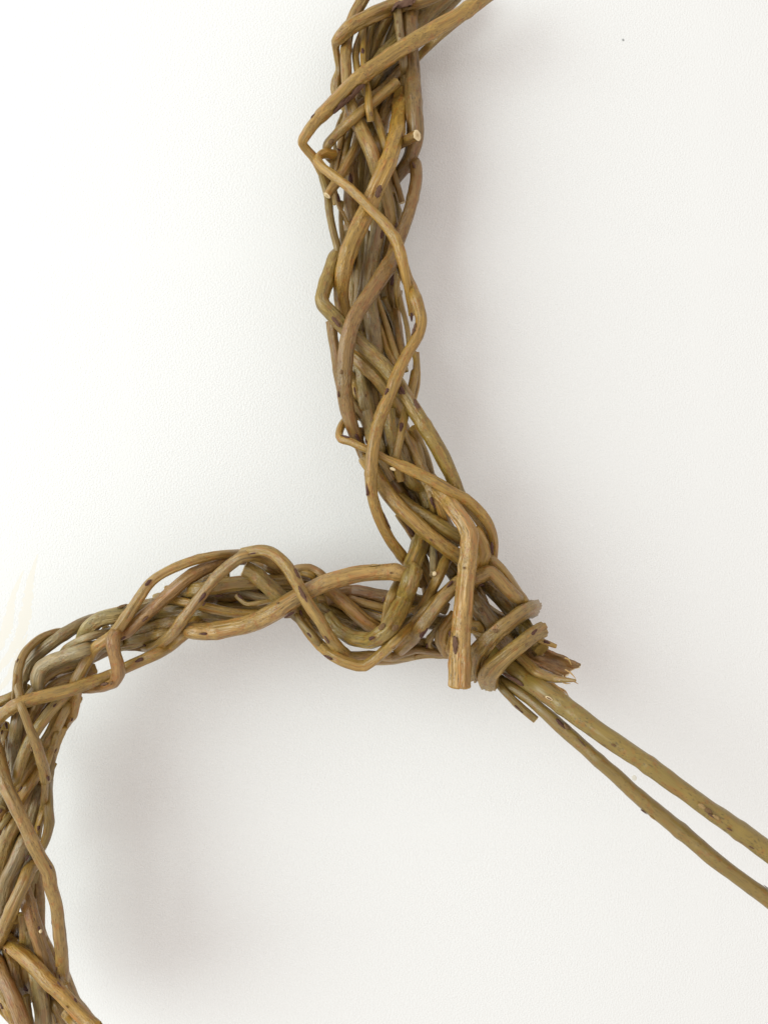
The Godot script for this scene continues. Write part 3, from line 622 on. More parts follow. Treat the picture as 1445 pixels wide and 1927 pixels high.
	rod("willow_rod", "ochre", "00", [V(29.4,-39.7,34.4,0.77), V(31.2,-40.4,35.9,0.77), V(34.3,-41.2,37.9,0.76)])
	rod("binding", "tan", "00", [V(52.1,-33.1,24.3,2.73), V(50.3,-32.6,30.3,2.67), V(48.7,-32.3,34.8,2.63), V(47.5,-32.3,37.4,2.60), V(43.9,-33.5,41.4,2.56), V(39.3,-36.2,44.0,2.52), V(34.0,-40.9,43.6,2.81), V(32.0,-43.8,42.0,3.02), V(30.9,-46.1,40.1,3.15), V(30.4,-49.2,37.6,3.13), V(30.4,-50.2,36.6,3.11), V(31.4,-54.9,32.2,2.91)])
	rod("binding", "tan", "00", [V(52.3,-38.8,37.8,2.43), V(51.1,-39.0,38.8,2.42), V(47.6,-40.1,42.2,2.39), V(43.4,-42.6,44.9,2.36), V(38.6,-46.5,44.7,2.49), V(36.2,-49.1,43.1,2.79), V(34.6,-52.3,40.2,2.99), V(34.5,-55.5,36.9,2.94), V(35.2,-57.8,34.1,2.72)])
	rod("binding", "ochre", "00", [V(23.1,-33.4,33.8,0.85), V(19.6,-38.7,32.9,0.85), V(19.3,-39.4,32.8,0.85), V(19.0,-42.4,32.3,0.86), V(19.1,-43.5,31.9,0.86), V(21.1,-49.0,27.7,0.87)])
	rod("binding", "tan", "00", [V(21.8,-35.1,31.9,0.86), V(18.5,-39.7,32.3,0.86), V(18.0,-40.5,32.4,0.86), V(17.9,-42.5,32.2,0.86), V(17.9,-43.5,31.8,0.86), V(20.3,-48.6,26.6,0.87)])
	rod("binding", "ochre", "00", [V(24.1,-34.9,33.3,0.85), V(20.9,-39.2,33.1,0.85), V(20.5,-39.9,33.0,0.85), V(20.0,-42.5,32.6,0.85), V(20.0,-43.5,32.2,0.86), V(22.0,-48.6,26.8,0.87)])
	rod("binding", "olive", "00", [V(20.4,-36.8,30.2,1.03), V(16.4,-41.6,30.0,1.04), V(15.5,-43.0,29.0,1.04), V(15.2,-44.1,28.3,1.04), V(15.2,-45.3,27.3,1.05), V(17.1,-47.3,24.2,1.06)])
	rod("binding", "ochre", "00", [V(24.2,-37.5,32.5,0.85), V(21.9,-41.7,31.7,0.86), V(21.6,-42.6,31.4,0.86), V(21.3,-45.2,31.3,0.86), V(21.7,-47.1,29.9,0.86), V(23.0,-50.5,23.2,0.89)])
	rod("willow_rod", "ochre", "00", [V(11.3,-13.3,23.8,1.20), V(13.7,-18.6,29.8,1.17), V(14.6,-21.0,30.7,1.17), V(16.4,-26.1,29.9,1.17), V(16.7,-26.8,30.5,1.17)])
	rod("willow_rod", "tan", "00", [V(12.1,-10.3,22.2,1.11), V(12.8,-12.7,26.0,1.09), V(14.4,-17.6,29.5,1.08), V(15.7,-20.6,30.4,1.08), V(16.8,-24.1,28.8,1.08), V(17.1,-25.1,27.8,1.09)])
	rod("willow_rod", "silver", "00", [V(16.8,-8.1,25.5,1.30), V(16.7,-10.5,28.4,1.28), V(16.4,-13.7,32.8,1.26), V(16.0,-19.6,38.8,1.23), V(15.9,-20.3,40.4,1.22)])
	rod("willow_rod", "tan", "00", [V(17.8,-9.0,28.0,1.18), V(18.2,-16.3,29.6,1.17), V(18.2,-18.9,29.8,1.17)])
	rod("willow_rod", "tan", "00", [V(21.5,-14.8,33.0,1.84), V(18.4,-19.5,39.3,1.80), V(17.1,-21.8,41.3,1.78), V(15.4,-25.9,37.8,1.81), V(12.5,-32.1,34.7,1.83), V(12.1,-32.8,34.3,1.83), V(10.9,-34.4,33.4,1.84)])
	rod("willow_rod", "olive", "00", [V(16.5,-11.8,22.7,2.96), V(20.9,-17.2,23.7,2.94), V(25.7,-23.1,22.2,2.96), V(29.8,-29.2,22.3,2.96)])
	rod("willow_rod", "brown", "00", [V(5.1,-0.5,28.3,1.54), V(9.3,-6.9,23.6,1.56), V(10.9,-9.4,21.5,1.58), V(13.3,-14.8,24.0,1.56)])
	rod("willow_rod", "brown", "00", [V(13.5,-19.0,21.4,2.78), V(15.5,-25.2,21.3,2.78), V(16.6,-32.9,20.8,2.79)])
	rod("willow_rod", "tan", "00", [V(-15.4,-48.9,29.5,1.53), V(-7.9,-50.0,28.7,1.54), V(-2.5,-50.8,27.4,1.54), V(3.6,-51.2,23.8,1.56), V(8.1,-50.8,20.9,1.58), V(11.7,-50.0,21.4,1.58), V(17.2,-49.4,22.9,1.57), V(21.7,-49.7,21.9,1.57), V(25.1,-49.9,22.6,1.57)])
	rod("willow_rod", "brown", "00", [V(-6.4,-47.9,32.2,1.25), V(-0.1,-48.8,30.8,1.25), V(2.5,-48.9,30.7,1.26), V(9.6,-47.1,29.0,1.26), V(11.5,-47.1,28.0,1.27), V(16.2,-48.0,25.5,1.28), V(18.8,-48.4,25.3,1.28), V(22.0,-49.0,22.9,1.29), V(23.2,-49.4,21.0,1.30)])
	rod("willow_rod", "olive", "00", [V(7.2,-29.1,23.6,2.21), V(10.7,-30.6,23.9,2.21), V(16.3,-31.4,25.3,2.20), V(21.8,-33.4,25.4,2.19)])
	rod("willow_rod", "ochre", "00", [V(2.5,-33.8,30.6,1.17), V(9.5,-32.9,31.3,1.16), V(15.3,-31.9,31.0,1.16), V(19.4,-31.8,30.9,1.16)])
	rod("willow_rod", "olive", "00", [V(-3.5,-41.1,21.5,2.97), V(1.1,-39.8,23.4,2.95), V(8.4,-38.2,24.7,2.93), V(13.8,-37.7,23.8,2.94), V(21.5,-38.8,23.0,2.95)])
	rod("willow_rod", "brown", "00", [V(7.6,-45.4,26.4,1.64), V(13.8,-45.2,24.4,1.65), V(21.2,-48.0,19.9,1.68), V(25.5,-48.5,20.1,1.68), V(26.3,-48.4,20.6,1.68)])
	rod("willow_rod", "tan", "00", [V(-46.2,-13.5,38.6,1.90), V(-41.8,-12.6,42.1,1.87), V(-38.7,-12.4,43.5,1.86), V(-36.1,-13.1,44.1,1.86), V(-34.6,-14.0,44.5,1.85), V(-31.9,-16.3,45.5,1.85), V(-28.7,-20.5,46.4,1.84), V(-26.1,-25.4,46.9,1.84), V(-23.5,-29.9,47.0,1.83), V(-20.7,-34.0,46.6,1.84), V(-17.3,-40.1,44.8,1.86), V(-14.8,-43.8,43.2,1.95), V(-13.3,-45.6,41.9,1.92), V(-12.5,-46.4,41.5,1.89), V(-12.2,-46.9,41.1,1.88), V(-11.6,-47.0,40.6,1.84), V(-10.5,-47.1,40.1,1.76), V(-8.2,-47.2,38.4,1.67), V(-4.5,-47.3,36.0,1.63), V(0.9,-48.5,31.9,1.65), V(3.7,-49.4,27.1,1.68), V(8.6,-49.6,23.4,1.71), V(10.7,-50.0,20.0,1.73)])
	rod("willow_rod", "tan", "00", [V(-82.7,-46.5,24.9,2.00), V(-79.3,-46.0,29.9,1.96), V(-77.9,-45.8,31.5,1.95), V(-74.5,-44.1,35.1,1.92), V(-71.6,-42.0,38.0,1.90), V(-68.6,-39.3,39.5,1.89), V(-64.4,-33.8,41.1,1.88), V(-59.9,-28.0,41.6,1.87), V(-56.0,-23.0,41.5,1.88), V(-52.9,-19.7,41.5,1.88), V(-48.3,-16.1,41.7,1.87), V(-45.6,-14.5,42.1,1.87), V(-42.5,-14.2,40.5,1.79), V(-39.3,-15.4,36.4,1.82), V(-36.4,-17.6,33.3,1.84), V(-33.9,-21.1,25.8,1.89), V(-30.1,-24.3,18.8,1.94)])
	rod("willow_rod", "tan", "00", [V(-71.2,-39.0,24.3,3.00), V(-65.5,-39.2,34.2,2.89), V(-62.8,-39.1,38.2,2.85), V(-60.8,-39.1,39.4,2.84), V(-57.2,-39.1,39.4,2.84), V(-49.8,-37.8,40.7,2.82), V(-44.4,-36.5,41.7,2.81), V(-39.4,-34.6,42.2,2.80), V(-33.6,-31.2,42.7,2.80), V(-28.0,-27.6,42.6,2.61), V(-22.4,-24.6,42.5,2.64), V(-17.9,-22.6,42.6,2.71), V(-11.6,-20.8,41.8,2.72), V(-6.3,-19.7,41.5,2.72), V(0.3,-19.4,41.6,2.72), V(3.7,-19.4,41.8,2.72), V(5.9,-20.2,41.7,2.44), V(6.5,-20.7,41.0,2.35), V(8.0,-23.0,35.7,2.17), V(8.4,-23.9,34.1,2.12), V(8.8,-27.3,29.6,2.15), V(8.9,-28.6,27.3,2.18)])
	rod("willow_rod", "olive", "10", [V(-45.5,-18.6,38.3,2.56), V(-42.3,-20.2,38.3,2.56), V(-37.9,-24.3,38.3,2.56), V(-32.5,-29.4,37.8,2.57), V(-30.7,-31.1,37.3,2.57), V(-25.8,-36.4,32.0,2.63), V(-23.5,-37.8,32.3,2.62), V(-19.4,-40.0,31.5,2.63)])
	rod("willow_rod", "tan", "00", [V(-33.7,-20.8,20.2,1.58), V(-31.3,-19.9,25.2,1.56), V(-29.2,-19.2,27.8,1.54), V(-26.2,-19.1,27.8,1.54), V(-25.2,-19.2,27.6,1.54), V(-22.7,-20.3,28.0,1.54), V(-21.9,-20.7,28.6,1.54), V(-20.7,-21.8,29.0,1.53), V(-19.4,-24.3,24.5,1.56), V(-17.9,-26.7,24.2,1.56), V(-16.9,-28.3,24.5,1.56)])
	rod("willow_rod", "ochre", "00", [V(-30.9,-22.1,26.2,1.28), V(-27.7,-20.7,28.3,1.27), V(-24.9,-21.3,29.2,1.26), V(-24.2,-21.7,28.5,1.27), V(-23.4,-23.4,25.6,1.28), V(-23.1,-24.4,23.3,1.29)])
	rod("willow_rod", "rust", "00", [V(-23.2,-24.0,21.9,2.42), V(-19.4,-25.1,31.4,2.34), V(-17.8,-25.9,33.7,2.32), V(-12.5,-30.8,35.6,2.30), V(-7.4,-35.3,36.0,2.30), V(-4.7,-37.4,35.8,2.30), V(-0.7,-39.9,35.1,2.31), V(2.8,-41.6,33.8,2.32)])
	rod("willow_rod", "rust", "00", [V(-19.5,-29.3,30.1,2.61), V(-16.2,-28.2,29.5,2.61), V(-13.7,-27.8,27.1,2.64), V(-11.2,-27.8,26.1,2.64), V(-6.8,-27.9,27.7,2.63), V(0.2,-29.0,29.2,2.61), V(5.3,-29.8,29.7,2.61)])
	rod("willow_rod", "ochre", "00", [V(-11.7,-29.7,28.3,1.54), V(-9.9,-29.8,31.2,1.52), V(-3.2,-31.3,32.7,1.51), V(-0.6,-31.9,32.8,1.51), V(3.6,-32.0,32.4,1.51), V(7.2,-32.6,28.3,1.54), V(12.9,-33.0,28.2,1.54)])
	rod("willow_rod", "tan", "00", [V(-12.6,-30.8,29.3,2.07), V(-8.7,-33.3,30.1,2.07), V(-6.2,-34.4,31.0,2.06), V(-0.2,-36.1,33.1,2.04), V(4.3,-37.5,34.8,2.03)])
	rod("willow_rod", "olive", "00", [V(-26.4,-30.8,21.0,3.72), V(-24.0,-32.1,23.1,3.69), V(-21.5,-33.1,27.7,3.63), V(-18.7,-35.0,28.1,3.62), V(-11.8,-38.4,24.9,3.66), V(-8.4,-39.5,25.7,3.65), V(-4.1,-40.5,28.2,3.62), V(1.5,-41.2,28.6,3.61), V(3.4,-41.5,27.9,3.62)])
	rod("willow_rod", "tan", "00", [V(-22.6,-29.8,29.4,1.44), V(-19.6,-29.7,28.7,1.45), V(-16.1,-31.1,28.1,1.45), V(-12.9,-32.8,27.5,1.45), V(-9.7,-34.6,27.2,1.45)])
	rod("willow_rod", "grey", "00", [V(-23.9,-32.8,25.6,2.38), V(-16.9,-32.4,24.2,2.39), V(-10.7,-32.3,24.7,2.38), V(-8.0,-32.8,25.3,2.38), V(-1.7,-34.8,25.9,2.37)])
	rod("willow_rod", "tan", "00", [V(-79.6,-31.4,19.6,2.71), V(-76.2,-30.6,22.0,2.68), V(-72.4,-29.8,22.7,2.68), V(-66.4,-27.4,29.7,2.61), V(-62.6,-26.0,35.3,2.56), V(-60.6,-25.5,36.9,2.54), V(-54.3,-24.6,34.4,2.56), V(-47.7,-23.8,33.2,2.58), V(-41.0,-23.5,31.8,2.60), V(-35.9,-23.5,30.0,2.56), V(-31.8,-23.9,26.4,2.46), V(-26.8,-25.7,20.7,2.51)])
	rod("willow_rod", "brown", "00", [V(-47.6,-16.0,19.1,2.14), V(-41.4,-17.4,27.4,2.08), V(-38.5,-18.5,30.0,2.06), V(-35.2,-20.1,28.7,2.07), V(-28.5,-23.3,22.1,2.12), V(-26.9,-24.2,19.0,2.14)])
	rod("willow_rod", "tan", "00", [V(-49.3,-27.9,33.4,0.87), V(-47.7,-29.3,34.0,0.87), V(-45.6,-30.5,34.5,0.87), V(-42.2,-30.2,34.8,0.87), V(-38.3,-29.5,34.2,0.87), V(-35.5,-29.6,33.5,0.87)])
	rod("willow_rod", "grey", "00", [V(-48.4,-27.0,30.2,1.62), V(-41.9,-28.8,30.6,1.61), V(-35.2,-30.5,30.8,1.61), V(-34.4,-30.7,30.8,1.61)])
	rod("willow_rod", "olive", "00", [V(-56.9,-32.6,27.4,2.00), V(-50.1,-33.2,26.5,2.00), V(-43.0,-32.3,25.7,2.01), V(-37.6,-32.4,25.6,2.01), V(-33.1,-33.0,25.6,2.01), V(-28.6,-34.2,26.3,2.01), V(-26.7,-34.5,27.8,1.99)])
	rod("willow_rod", "ochre", "00", [V(-75.0,-28.5,30.6,1.56), V(-67.7,-29.6,33.9,1.54), V(-63.1,-30.5,35.2,1.54), V(-57.6,-31.7,35.8,1.53), V(-51.1,-33.0,35.8,1.53), V(-47.0,-33.6,35.2,1.54), V(-42.2,-34.0,33.9,1.54)])
	rod("willow_rod", "olive", "00", [V(-93.6,-40.3,22.6,2.77), V(-85.4,-38.6,24.1,2.76), V(-81.5,-37.0,25.5,2.74), V(-79.1,-36.0,24.4,2.75), V(-76.2,-35.3,25.4,2.74), V(-70.7,-34.3,29.1,2.71), V(-66.0,-34.0,30.0,2.70), V(-60.6,-34.3,30.7,2.69), V(-53.2,-35.6,30.7,2.69), V(-48.7,-36.7,30.1,2.70), V(-43.0,-36.9,28.5,2.71)])
	rod("willow_rod", "brown", "00", [V(-33.7,-35.0,28.3,1.27), V(-28.6,-34.9,29.0,1.26), V(-24.6,-36.4,29.1,1.26), V(-21.3,-38.9,28.5,1.27), V(-20.7,-39.5,28.0,1.27)])
	rod("willow_rod", "olive", "00", [V(-30.0,-31.7,34.3,1.25), V(-28.4,-33.8,37.8,1.23), V(-27.1,-36.0,38.7,1.23), V(-22.3,-40.9,41.1,1.32), V(-20.7,-43.0,40.3,1.32), V(-18.6,-45.7,38.0,1.33), V(-18.0,-46.3,37.8,1.33)])
	rod("willow_rod", "tan", "00", [V(-94.5,-40.2,30.1,1.98), V(-92.2,-41.5,26.6,2.00), V(-88.9,-42.1,26.0,2.01), V(-84.0,-40.9,27.4,2.00), V(-78.4,-39.2,28.5,1.99), V(-74.2,-37.8,31.0,1.97), V(-68.3,-36.7,30.8,1.97), V(-63.4,-36.8,26.2,2.01), V(-62.6,-36.7,26.2,2.01)])
	rod("willow_rod", "olive", "00", [V(-93.1,-45.5,28.4,2.26), V(-90.0,-45.2,27.4,2.27), V(-86.0,-44.4,29.0,2.26), V(-82.1,-43.3,29.4,2.25), V(-79.4,-42.5,29.5,2.25), V(-74.4,-40.8,32.9,2.22), V(-73.1,-40.4,31.8,2.23), V(-71.1,-40.0,26.7,2.27), V(-68.8,-39.4,25.6,2.28), V(-65.9,-38.5,26.8,2.27), V(-62.5,-37.4,30.2,2.25), V(-61.2,-36.9,32.1,2.23)])
	rod("willow_rod", "brown", "00", [V(-89.5,-46.7,25.6,1.01), V(-85.2,-46.7,26.4,1.00), V(-81.7,-47.1,26.3,1.00), V(-79.2,-46.3,26.7,1.00), V(-76.9,-45.4,28.9,0.99)])
	rod("willow_rod", "tan", "00", [V(-75.5,-27.5,23.2,2.03), V(-70.5,-26.7,23.0,2.03), V(-66.7,-25.5,23.9,2.02), V(-62.0,-23.7,25.6,2.01), V(-58.5,-22.1,26.4,2.00), V(-53.4,-21.0,26.9,2.00)])
	rod("willow_rod", "silver", "00", [V(-73.4,-29.0,23.5,1.75), V(-66.9,-27.2,32.5,1.69), V(-64.8,-26.6,34.2,1.68), V(-62.5,-25.6,33.4,1.69), V(-60.5,-24.7,31.5,1.70), V(-56.8,-23.0,30.7,1.70), V(-52.7,-21.8,30.3,1.71)])
	rod("willow_rod", "brown", "00", [V(-81.5,-32.9,20.4,2.42), V(-74.6,-31.9,19.3,2.43), V(-69.6,-31.1,19.9,2.43), V(-61.0,-30.1,23.9,2.39), V(-53.3,-29.1,25.6,2.38), V(-46.2,-28.1,25.3,2.38), V(-43.6,-27.8,25.0,2.38)])
	rod("willow_rod", "ochre", "00", [V(-88.7,-43.7,20.3,2.42), V(-81.7,-41.5,20.1,2.42), V(-74.5,-39.5,19.9,2.43), V(-66.9,-38.2,20.9,2.42), V(-59.8,-37.5,20.3,2.42), V(-52.8,-37.9,22.2,2.41), V(-49.0,-38.2,22.9,2.40)])
	rod("willow_rod", "tan", "00", [V(-49.2,-14.5,19.0,1.73), V(-50.2,-14.4,24.8,1.59), V(-53.1,-14.3,30.7,1.45), V(-55.4,-14.5,33.3,1.47), V(-62.0,-15.9,36.7,1.63), V(-68.5,-18.3,37.9,1.62), V(-72.6,-20.4,38.3,1.61), V(-76.5,-23.5,38.7,1.71), V(-80.2,-28.7,39.2,1.80), V(-83.7,-34.2,39.7,1.88), V(-87.5,-39.5,40.2,1.89), V(-88.4,-40.5,41.3,1.88), V(-92.9,-43.6,40.9,1.88), V(-94.6,-45.1,39.5,1.90), V(-97.4,-48.5,36.8,1.97), V(-100.9,-54.6,36.5,2.02), V(-101.3,-55.4,36.5,2.01), V(-101.7,-58.5,35.7,1.86), V(-102.8,-61.6,33.6,1.84), V(-103.7,-66.9,33.4,1.60), V(-104.2,-68.0,32.7,1.55), V(-108.3,-72.3,27.6,1.41), V(-111.3,-76.5,26.2,1.39), V(-113.0,-81.3,25.4,1.29), V(-115.1,-88.7,25.0,1.30), V(-115.8,-90.6,24.6,1.30)])
	rod("willow_rod", "rust", "00", [V(-44.2,-17.0,18.2,2.46), V(-48.5,-16.5,18.2,2.46), V(-50.8,-16.3,20.7,2.43), V(-52.5,-16.2,21.7,2.42), V(-53.8,-16.2,24.6,2.40), V(-56.7,-17.4,30.4,2.35), V(-62.1,-20.3,34.9,2.31), V(-64.8,-22.0,36.3,2.30), V(-69.9,-26.4,36.4,2.30), V(-75.2,-31.0,36.5,2.29), V(-80.7,-35.9,36.7,2.29), V(-84.0,-39.0,36.6,2.29), V(-84.7,-39.5,36.6,2.29), V(-86.5,-40.0,37.1,2.29), V(-87.0,-40.0,40.5,2.26), V(-86.4,-40.5,44.1,2.23), V(-86.5,-40.9,44.7,2.22), V(-86.0,-44.9,45.0,1.93), V(-85.4,-48.0,44.5,1.95), V(-85.1,-51.1,43.8,1.96), V(-85.2,-52.0,43.4,1.95), V(-86.3,-54.0,42.5,1.84), V(-87.0,-55.0,41.9,1.78), V(-90.2,-56.6,39.7,1.57), V(-95.1,-58.3,35.8,1.52), V(-98.8,-59.1,33.3,1.55), V(-102.9,-59.7,30.3,1.57), V(-106.9,-59.4,28.5,1.58), V(-108.7,-59.2,28.2,1.58)])
	rod("willow_rod", "ochre", "00", [V(-62.4,-36.0,31.4,1.85), V(-63.1,-37.1,33.1,1.84), V(-64.4,-38.8,34.7,1.83), V(-65.5,-40.2,37.2,1.81), V(-67.5,-41.9,37.0,1.81), V(-71.5,-44.9,34.4,1.83), V(-74.3,-46.5,37.4,1.81), V(-80.2,-49.0,38.0,1.81), V(-86.4,-52.0,38.4,1.80), V(-90.0,-53.6,38.7,1.80), V(-95.2,-55.2,41.1,1.99), V(-100.5,-57.1,43.5,2.05), V(-106.6,-58.4,44.8,2.04), V(-111.4,-59.4,46.0,2.03), V(-115.6,-60.8,48.0,2.01), V(-118.5,-62.5,46.6,2.01), V(-122.0,-64.8,43.6,2.08), V(-126.2,-68.2,39.5,2.27), V(-130.7,-73.5,34.4,2.31)])
	rod("willow_rod", "tan", "00", [V(-109.0,-40.8,28.8,1.48), V(-111.4,-40.9,31.3,1.46), V(-113.7,-41.7,34.0,1.45), V(-115.9,-44.1,37.4,1.43), V(-117.1,-46.9,40.5,1.41), V(-117.5,-50.3,42.7,1.40), V(-117.5,-54.9,43.3,1.40), V(-116.3,-58.6,44.6,1.39), V(-116.1,-59.2,44.9,1.39), V(-115.0,-60.4,47.3,1.37), V(-113.3,-61.5,49.7,1.36), V(-112.4,-64.1,49.4,1.36), V(-111.3,-68.4,48.8,1.39), V(-109.3,-74.0,48.1,1.62), V(-108.3,-79.2,47.0,1.75), V(-108.1,-81.7,46.0,1.75), V(-108.1,-84.9,45.0,1.84), V(-108.2,-85.8,44.5,1.76), V(-108.5,-86.5,44.1,1.21), V(-109.0,-88.4,43.1,1.08), V(-110.3,-93.8,40.4,1.13), V(-112.3,-98.5,37.1,1.14), V(-113.5,-102.1,36.8,1.15), V(-115.6,-107.4,34.5,1.16)])
	rod("willow_rod", "grey", "00", [V(-97.6,-38.3,19.9,2.24), V(-99.5,-37.2,24.8,2.20), V(-101.4,-37.7,27.6,2.18), V(-104.6,-39.4,31.6,2.14), V(-109.1,-42.6,34.0,2.13), V(-114.5,-46.8,34.5,2.12), V(-117.4,-49.8,34.6,2.12), V(-117.9,-50.4,34.6,2.12), V(-119.4,-54.4,34.3,2.12), V(-120.8,-56.3,34.0,2.13), V(-121.4,-58.8,33.4,2.13), V(-120.8,-61.4,35.0,2.12), V(-119.4,-64.3,38.6,2.09), V(-118.9,-68.2,40.9,2.07), V(-120.2,-72.3,38.9,2.09), V(-121.3,-75.5,37.3,2.10), V(-121.5,-80.9,37.8,2.09), V(-121.3,-84.6,38.6,2.09), V(-121.3,-85.8,39.1,2.08), V(-122.1,-86.0,39.2,2.08), V(-122.8,-87.6,38.6,2.09), V(-124.5,-92.7,36.7,2.10), V(-124.7,-96.3,40.7,2.07)])
	rod("willow_rod", "silver", "00", [V(-80.7,-32.6,23.0,3.02), V(-81.3,-32.6,27.4,2.97), V(-83.9,-33.1,31.0,2.93), V(-89.4,-34.3,34.5,2.89), V(-93.7,-35.3,35.2,2.88), V(-96.5,-37.1,35.0,2.90), V(-97.8,-38.3,34.7,2.82), V(-99.9,-41.3,33.7,2.51), V(-101.2,-45.5,32.0,2.53)])
	rod("willow_rod", "silver", "00", [V(-90.4,-40.2,29.1,1.47), V(-92.0,-40.1,34.0,1.45), V(-96.6,-41.0,39.2,1.42), V(-100.5,-42.6,38.2,1.42), V(-104.8,-45.0,35.7,1.44), V(-105.8,-45.7,34.9,1.44), V(-108.1,-48.4,32.3,1.46)])
	rod("willow_rod", "silver", "00", [V(-90.0,-43.3,30.2,2.35), V(-92.6,-44.0,34.6,2.31), V(-95.5,-44.6,36.3,2.30), V(-97.2,-44.7,41.0,2.25), V(-103.0,-46.6,41.0,2.27), V(-107.4,-48.2,40.9,2.35), V(-110.4,-50.1,40.9,2.36), V(-111.0,-50.6,40.9,2.35), V(-112.0,-52.7,41.0,2.21), V(-112.2,-53.5,41.0,2.16), V(-112.3,-55.2,40.9,2.01), V(-113.6,-58.5,36.9,1.90), V(-115.6,-63.3,29.8,1.96)])
	rod("willow_rod", "olive", "00", [V(-100.1,-50.3,29.8,1.71), V(-101.5,-50.6,32.5,1.69), V(-107.1,-52.2,35.1,1.68), V(-110.5,-54.0,36.4,1.67), V(-111.7,-55.0,37.0,1.66), V(-114.2,-58.6,39.2,1.65), V(-116.0,-60.3,37.6,1.66), V(-118.1,-62.3,35.2,1.67), V(-120.7,-65.8,33.7,1.68)])
	rod("willow_rod", "tan", "00", [V(-97.7,-52.6,30.9,2.15), V(-101.0,-54.3,31.1,2.15), V(-103.8,-55.5,32.7,2.14), V(-108.3,-56.9,34.1,2.12), V(-111.7,-59.5,34.5,2.12), V(-113.5,-61.4,34.6,2.12), V(-116.4,-66.2,35.5,2.11), V(-116.7,-68.7,38.4,2.09), V(-117.0,-69.4,38.6,2.09)])
	rod("willow_rod", "brown", "00", [V(-96.3,-46.4,26.6,2.00), V(-98.6,-48.2,27.9,1.99), V(-102.8,-51.2,28.0,1.99), V(-107.5,-55.3,29.6,1.98), V(-110.5,-58.2,30.1,1.98), V(-114.3,-61.8,28.3,1.99), V(-115.7,-65.0,32.8,1.96)])
	rod("willow_rod", "olive", "00", [V(-129.7,-64.1,36.5,1.75), V(-123.2,-61.3,36.5,1.75), V(-122.2,-60.9,35.4,1.76), V(-121.8,-60.7,31.1,1.79), V(-119.5,-59.5,31.0,1.79)])
	rod("willow_rod", "tan", "00", [V(-119.2,-48.4,40.3,0.57), V(-118.6,-51.3,42.6,0.75), V(-117.8,-53.1,44.8,0.75), V(-119.5,-59.5,42.2,0.75), V(-119.7,-60.4,41.9,0.75)])
	rod("willow_rod", "olive", "00", [V(-104.4,-59.6,34.0,1.83), V(-105.6,-61.5,37.2,1.81), V(-109.6,-66.0,39.0,1.80), V(-113.4,-71.6,40.1,1.79), V(-115.3,-75.2,40.8,1.79), V(-116.9,-80.2,42.2,1.78), V(-117.5,-84.0,43.6,1.77), V(-118.2,-85.5,43.1,1.77), V(-121.8,-89.9,38.5,1.80), V(-124.4,-93.7,36.8,1.81)])
	rod("willow_rod", "tan", "00", [V(-103.4,-62.5,31.0,2.42), V(-105.6,-64.1,30.6,2.42), V(-105.9,-64.6,33.1,2.40), V(-106.0,-65.5,35.1,2.38), V(-109.8,-71.4,32.9,2.40), V(-113.3,-77.7,32.6,2.40), V(-115.7,-80.4,30.6,2.42), V(-116.8,-81.7,30.7,2.42), V(-117.1,-83.1,35.1,2.38), V(-117.6,-85.5,39.3,2.34), V(-118.0,-86.8,40.3,2.33), V(-121.8,-91.7,35.3,2.38), V(-125.5,-96.6,31.8,2.41), V(-128.3,-100.0,28.7,2.44)])
	rod("willow_rod", "tan", "00", [V(-108.7,-68.5,30.7,1.17), V(-109.5,-72.5,31.8,1.16), V(-109.1,-74.4,34.5,1.15), V(-110.5,-78.1,33.6,1.15), V(-110.8,-83.0,37.5,1.14), V(-110.9,-85.1,38.9,1.13), V(-113.1,-88.6,35.3,1.15), V(-115.2,-91.5,31.2,1.16)])
	rod("willow_rod", "ochre", "00", [V(-109.2,-72.5,29.6,1.98), V(-111.9,-78.1,28.4,1.99), V(-114.1,-81.7,26.6,2.00), V(-114.6,-83.4,28.4,1.99), V(-116.1,-86.3,29.6,1.98), V(-118.3,-89.1,28.0,1.99), V(-119.0,-90.7,29.8,1.98), V(-119.2,-92.7,34.7,1.94), V(-121.4,-96.2,34.9,1.94), V(-125.1,-101.0,32.0,1.96), V(-126.2,-102.3,30.7,1.97)])
	rod("willow_rod", "rust", "00", [V(-114.6,-62.9,29.0,1.71), V(-115.8,-65.9,33.6,1.68), V(-117.4,-69.0,34.6,1.68), V(-118.3,-73.3,36.0,1.67), V(-122.2,-80.7,32.2,1.69)])
	rod("willow_rod", "olive", "00", [V(-113.1,-85.9,27.4,1.45), V(-115.4,-90.4,26.9,1.45), V(-116.4,-91.8,26.6,1.46), V(-118.8,-92.3,27.2,1.45), V(-119.4,-93.9,29.0,1.44), V(-120.0,-96.1,30.3,1.44), V(-122.3,-102.0,31.2,1.43), V(-122.7,-102.9,31.1,1.43)])
	rod("willow_rod", "tan", "00", [V(-125.6,-72.7,34.3,1.06), V(-126.7,-77.8,34.8,1.06), V(-127.8,-81.6,35.1,1.06)])
	rod("willow_rod", "grey", "00", [V(-123.7,-74.7,37.4,0.79), V(-123.3,-81.7,37.8,0.79), V(-121.9,-85.7,39.4,0.78), V(-120.9,-87.4,41.5,0.77)])
	rod("willow_rod", "brown", "00", [V(-117.4,-70.1,30.4,2.69), V(-116.9,-71.1,32.8,2.67), V(-117.8,-73.5,32.8,2.67), V(-122.0,-80.7,28.1,2.72), V(-125.9,-88.2,25.7,2.74), V(-128.7,-93.8,24.6,2.75)])
	rod("willow_rod", "tan", "00", [V(-115.4,-80.3,23.6,2.76), V(-118.6,-86.2,24.0,2.76), V(-121.8,-92.2,24.5,2.75), V(-122.6,-93.7,24.6,2.75)])
	rod("willow_rod", "olive", "00", [V(-129.4,-72.8,28.6,2.35), V(-132.4,-81.6,23.3,2.40), V(-132.2,-84.3,23.5,2.39), V(-126.3,-87.9,32.8,2.31)])
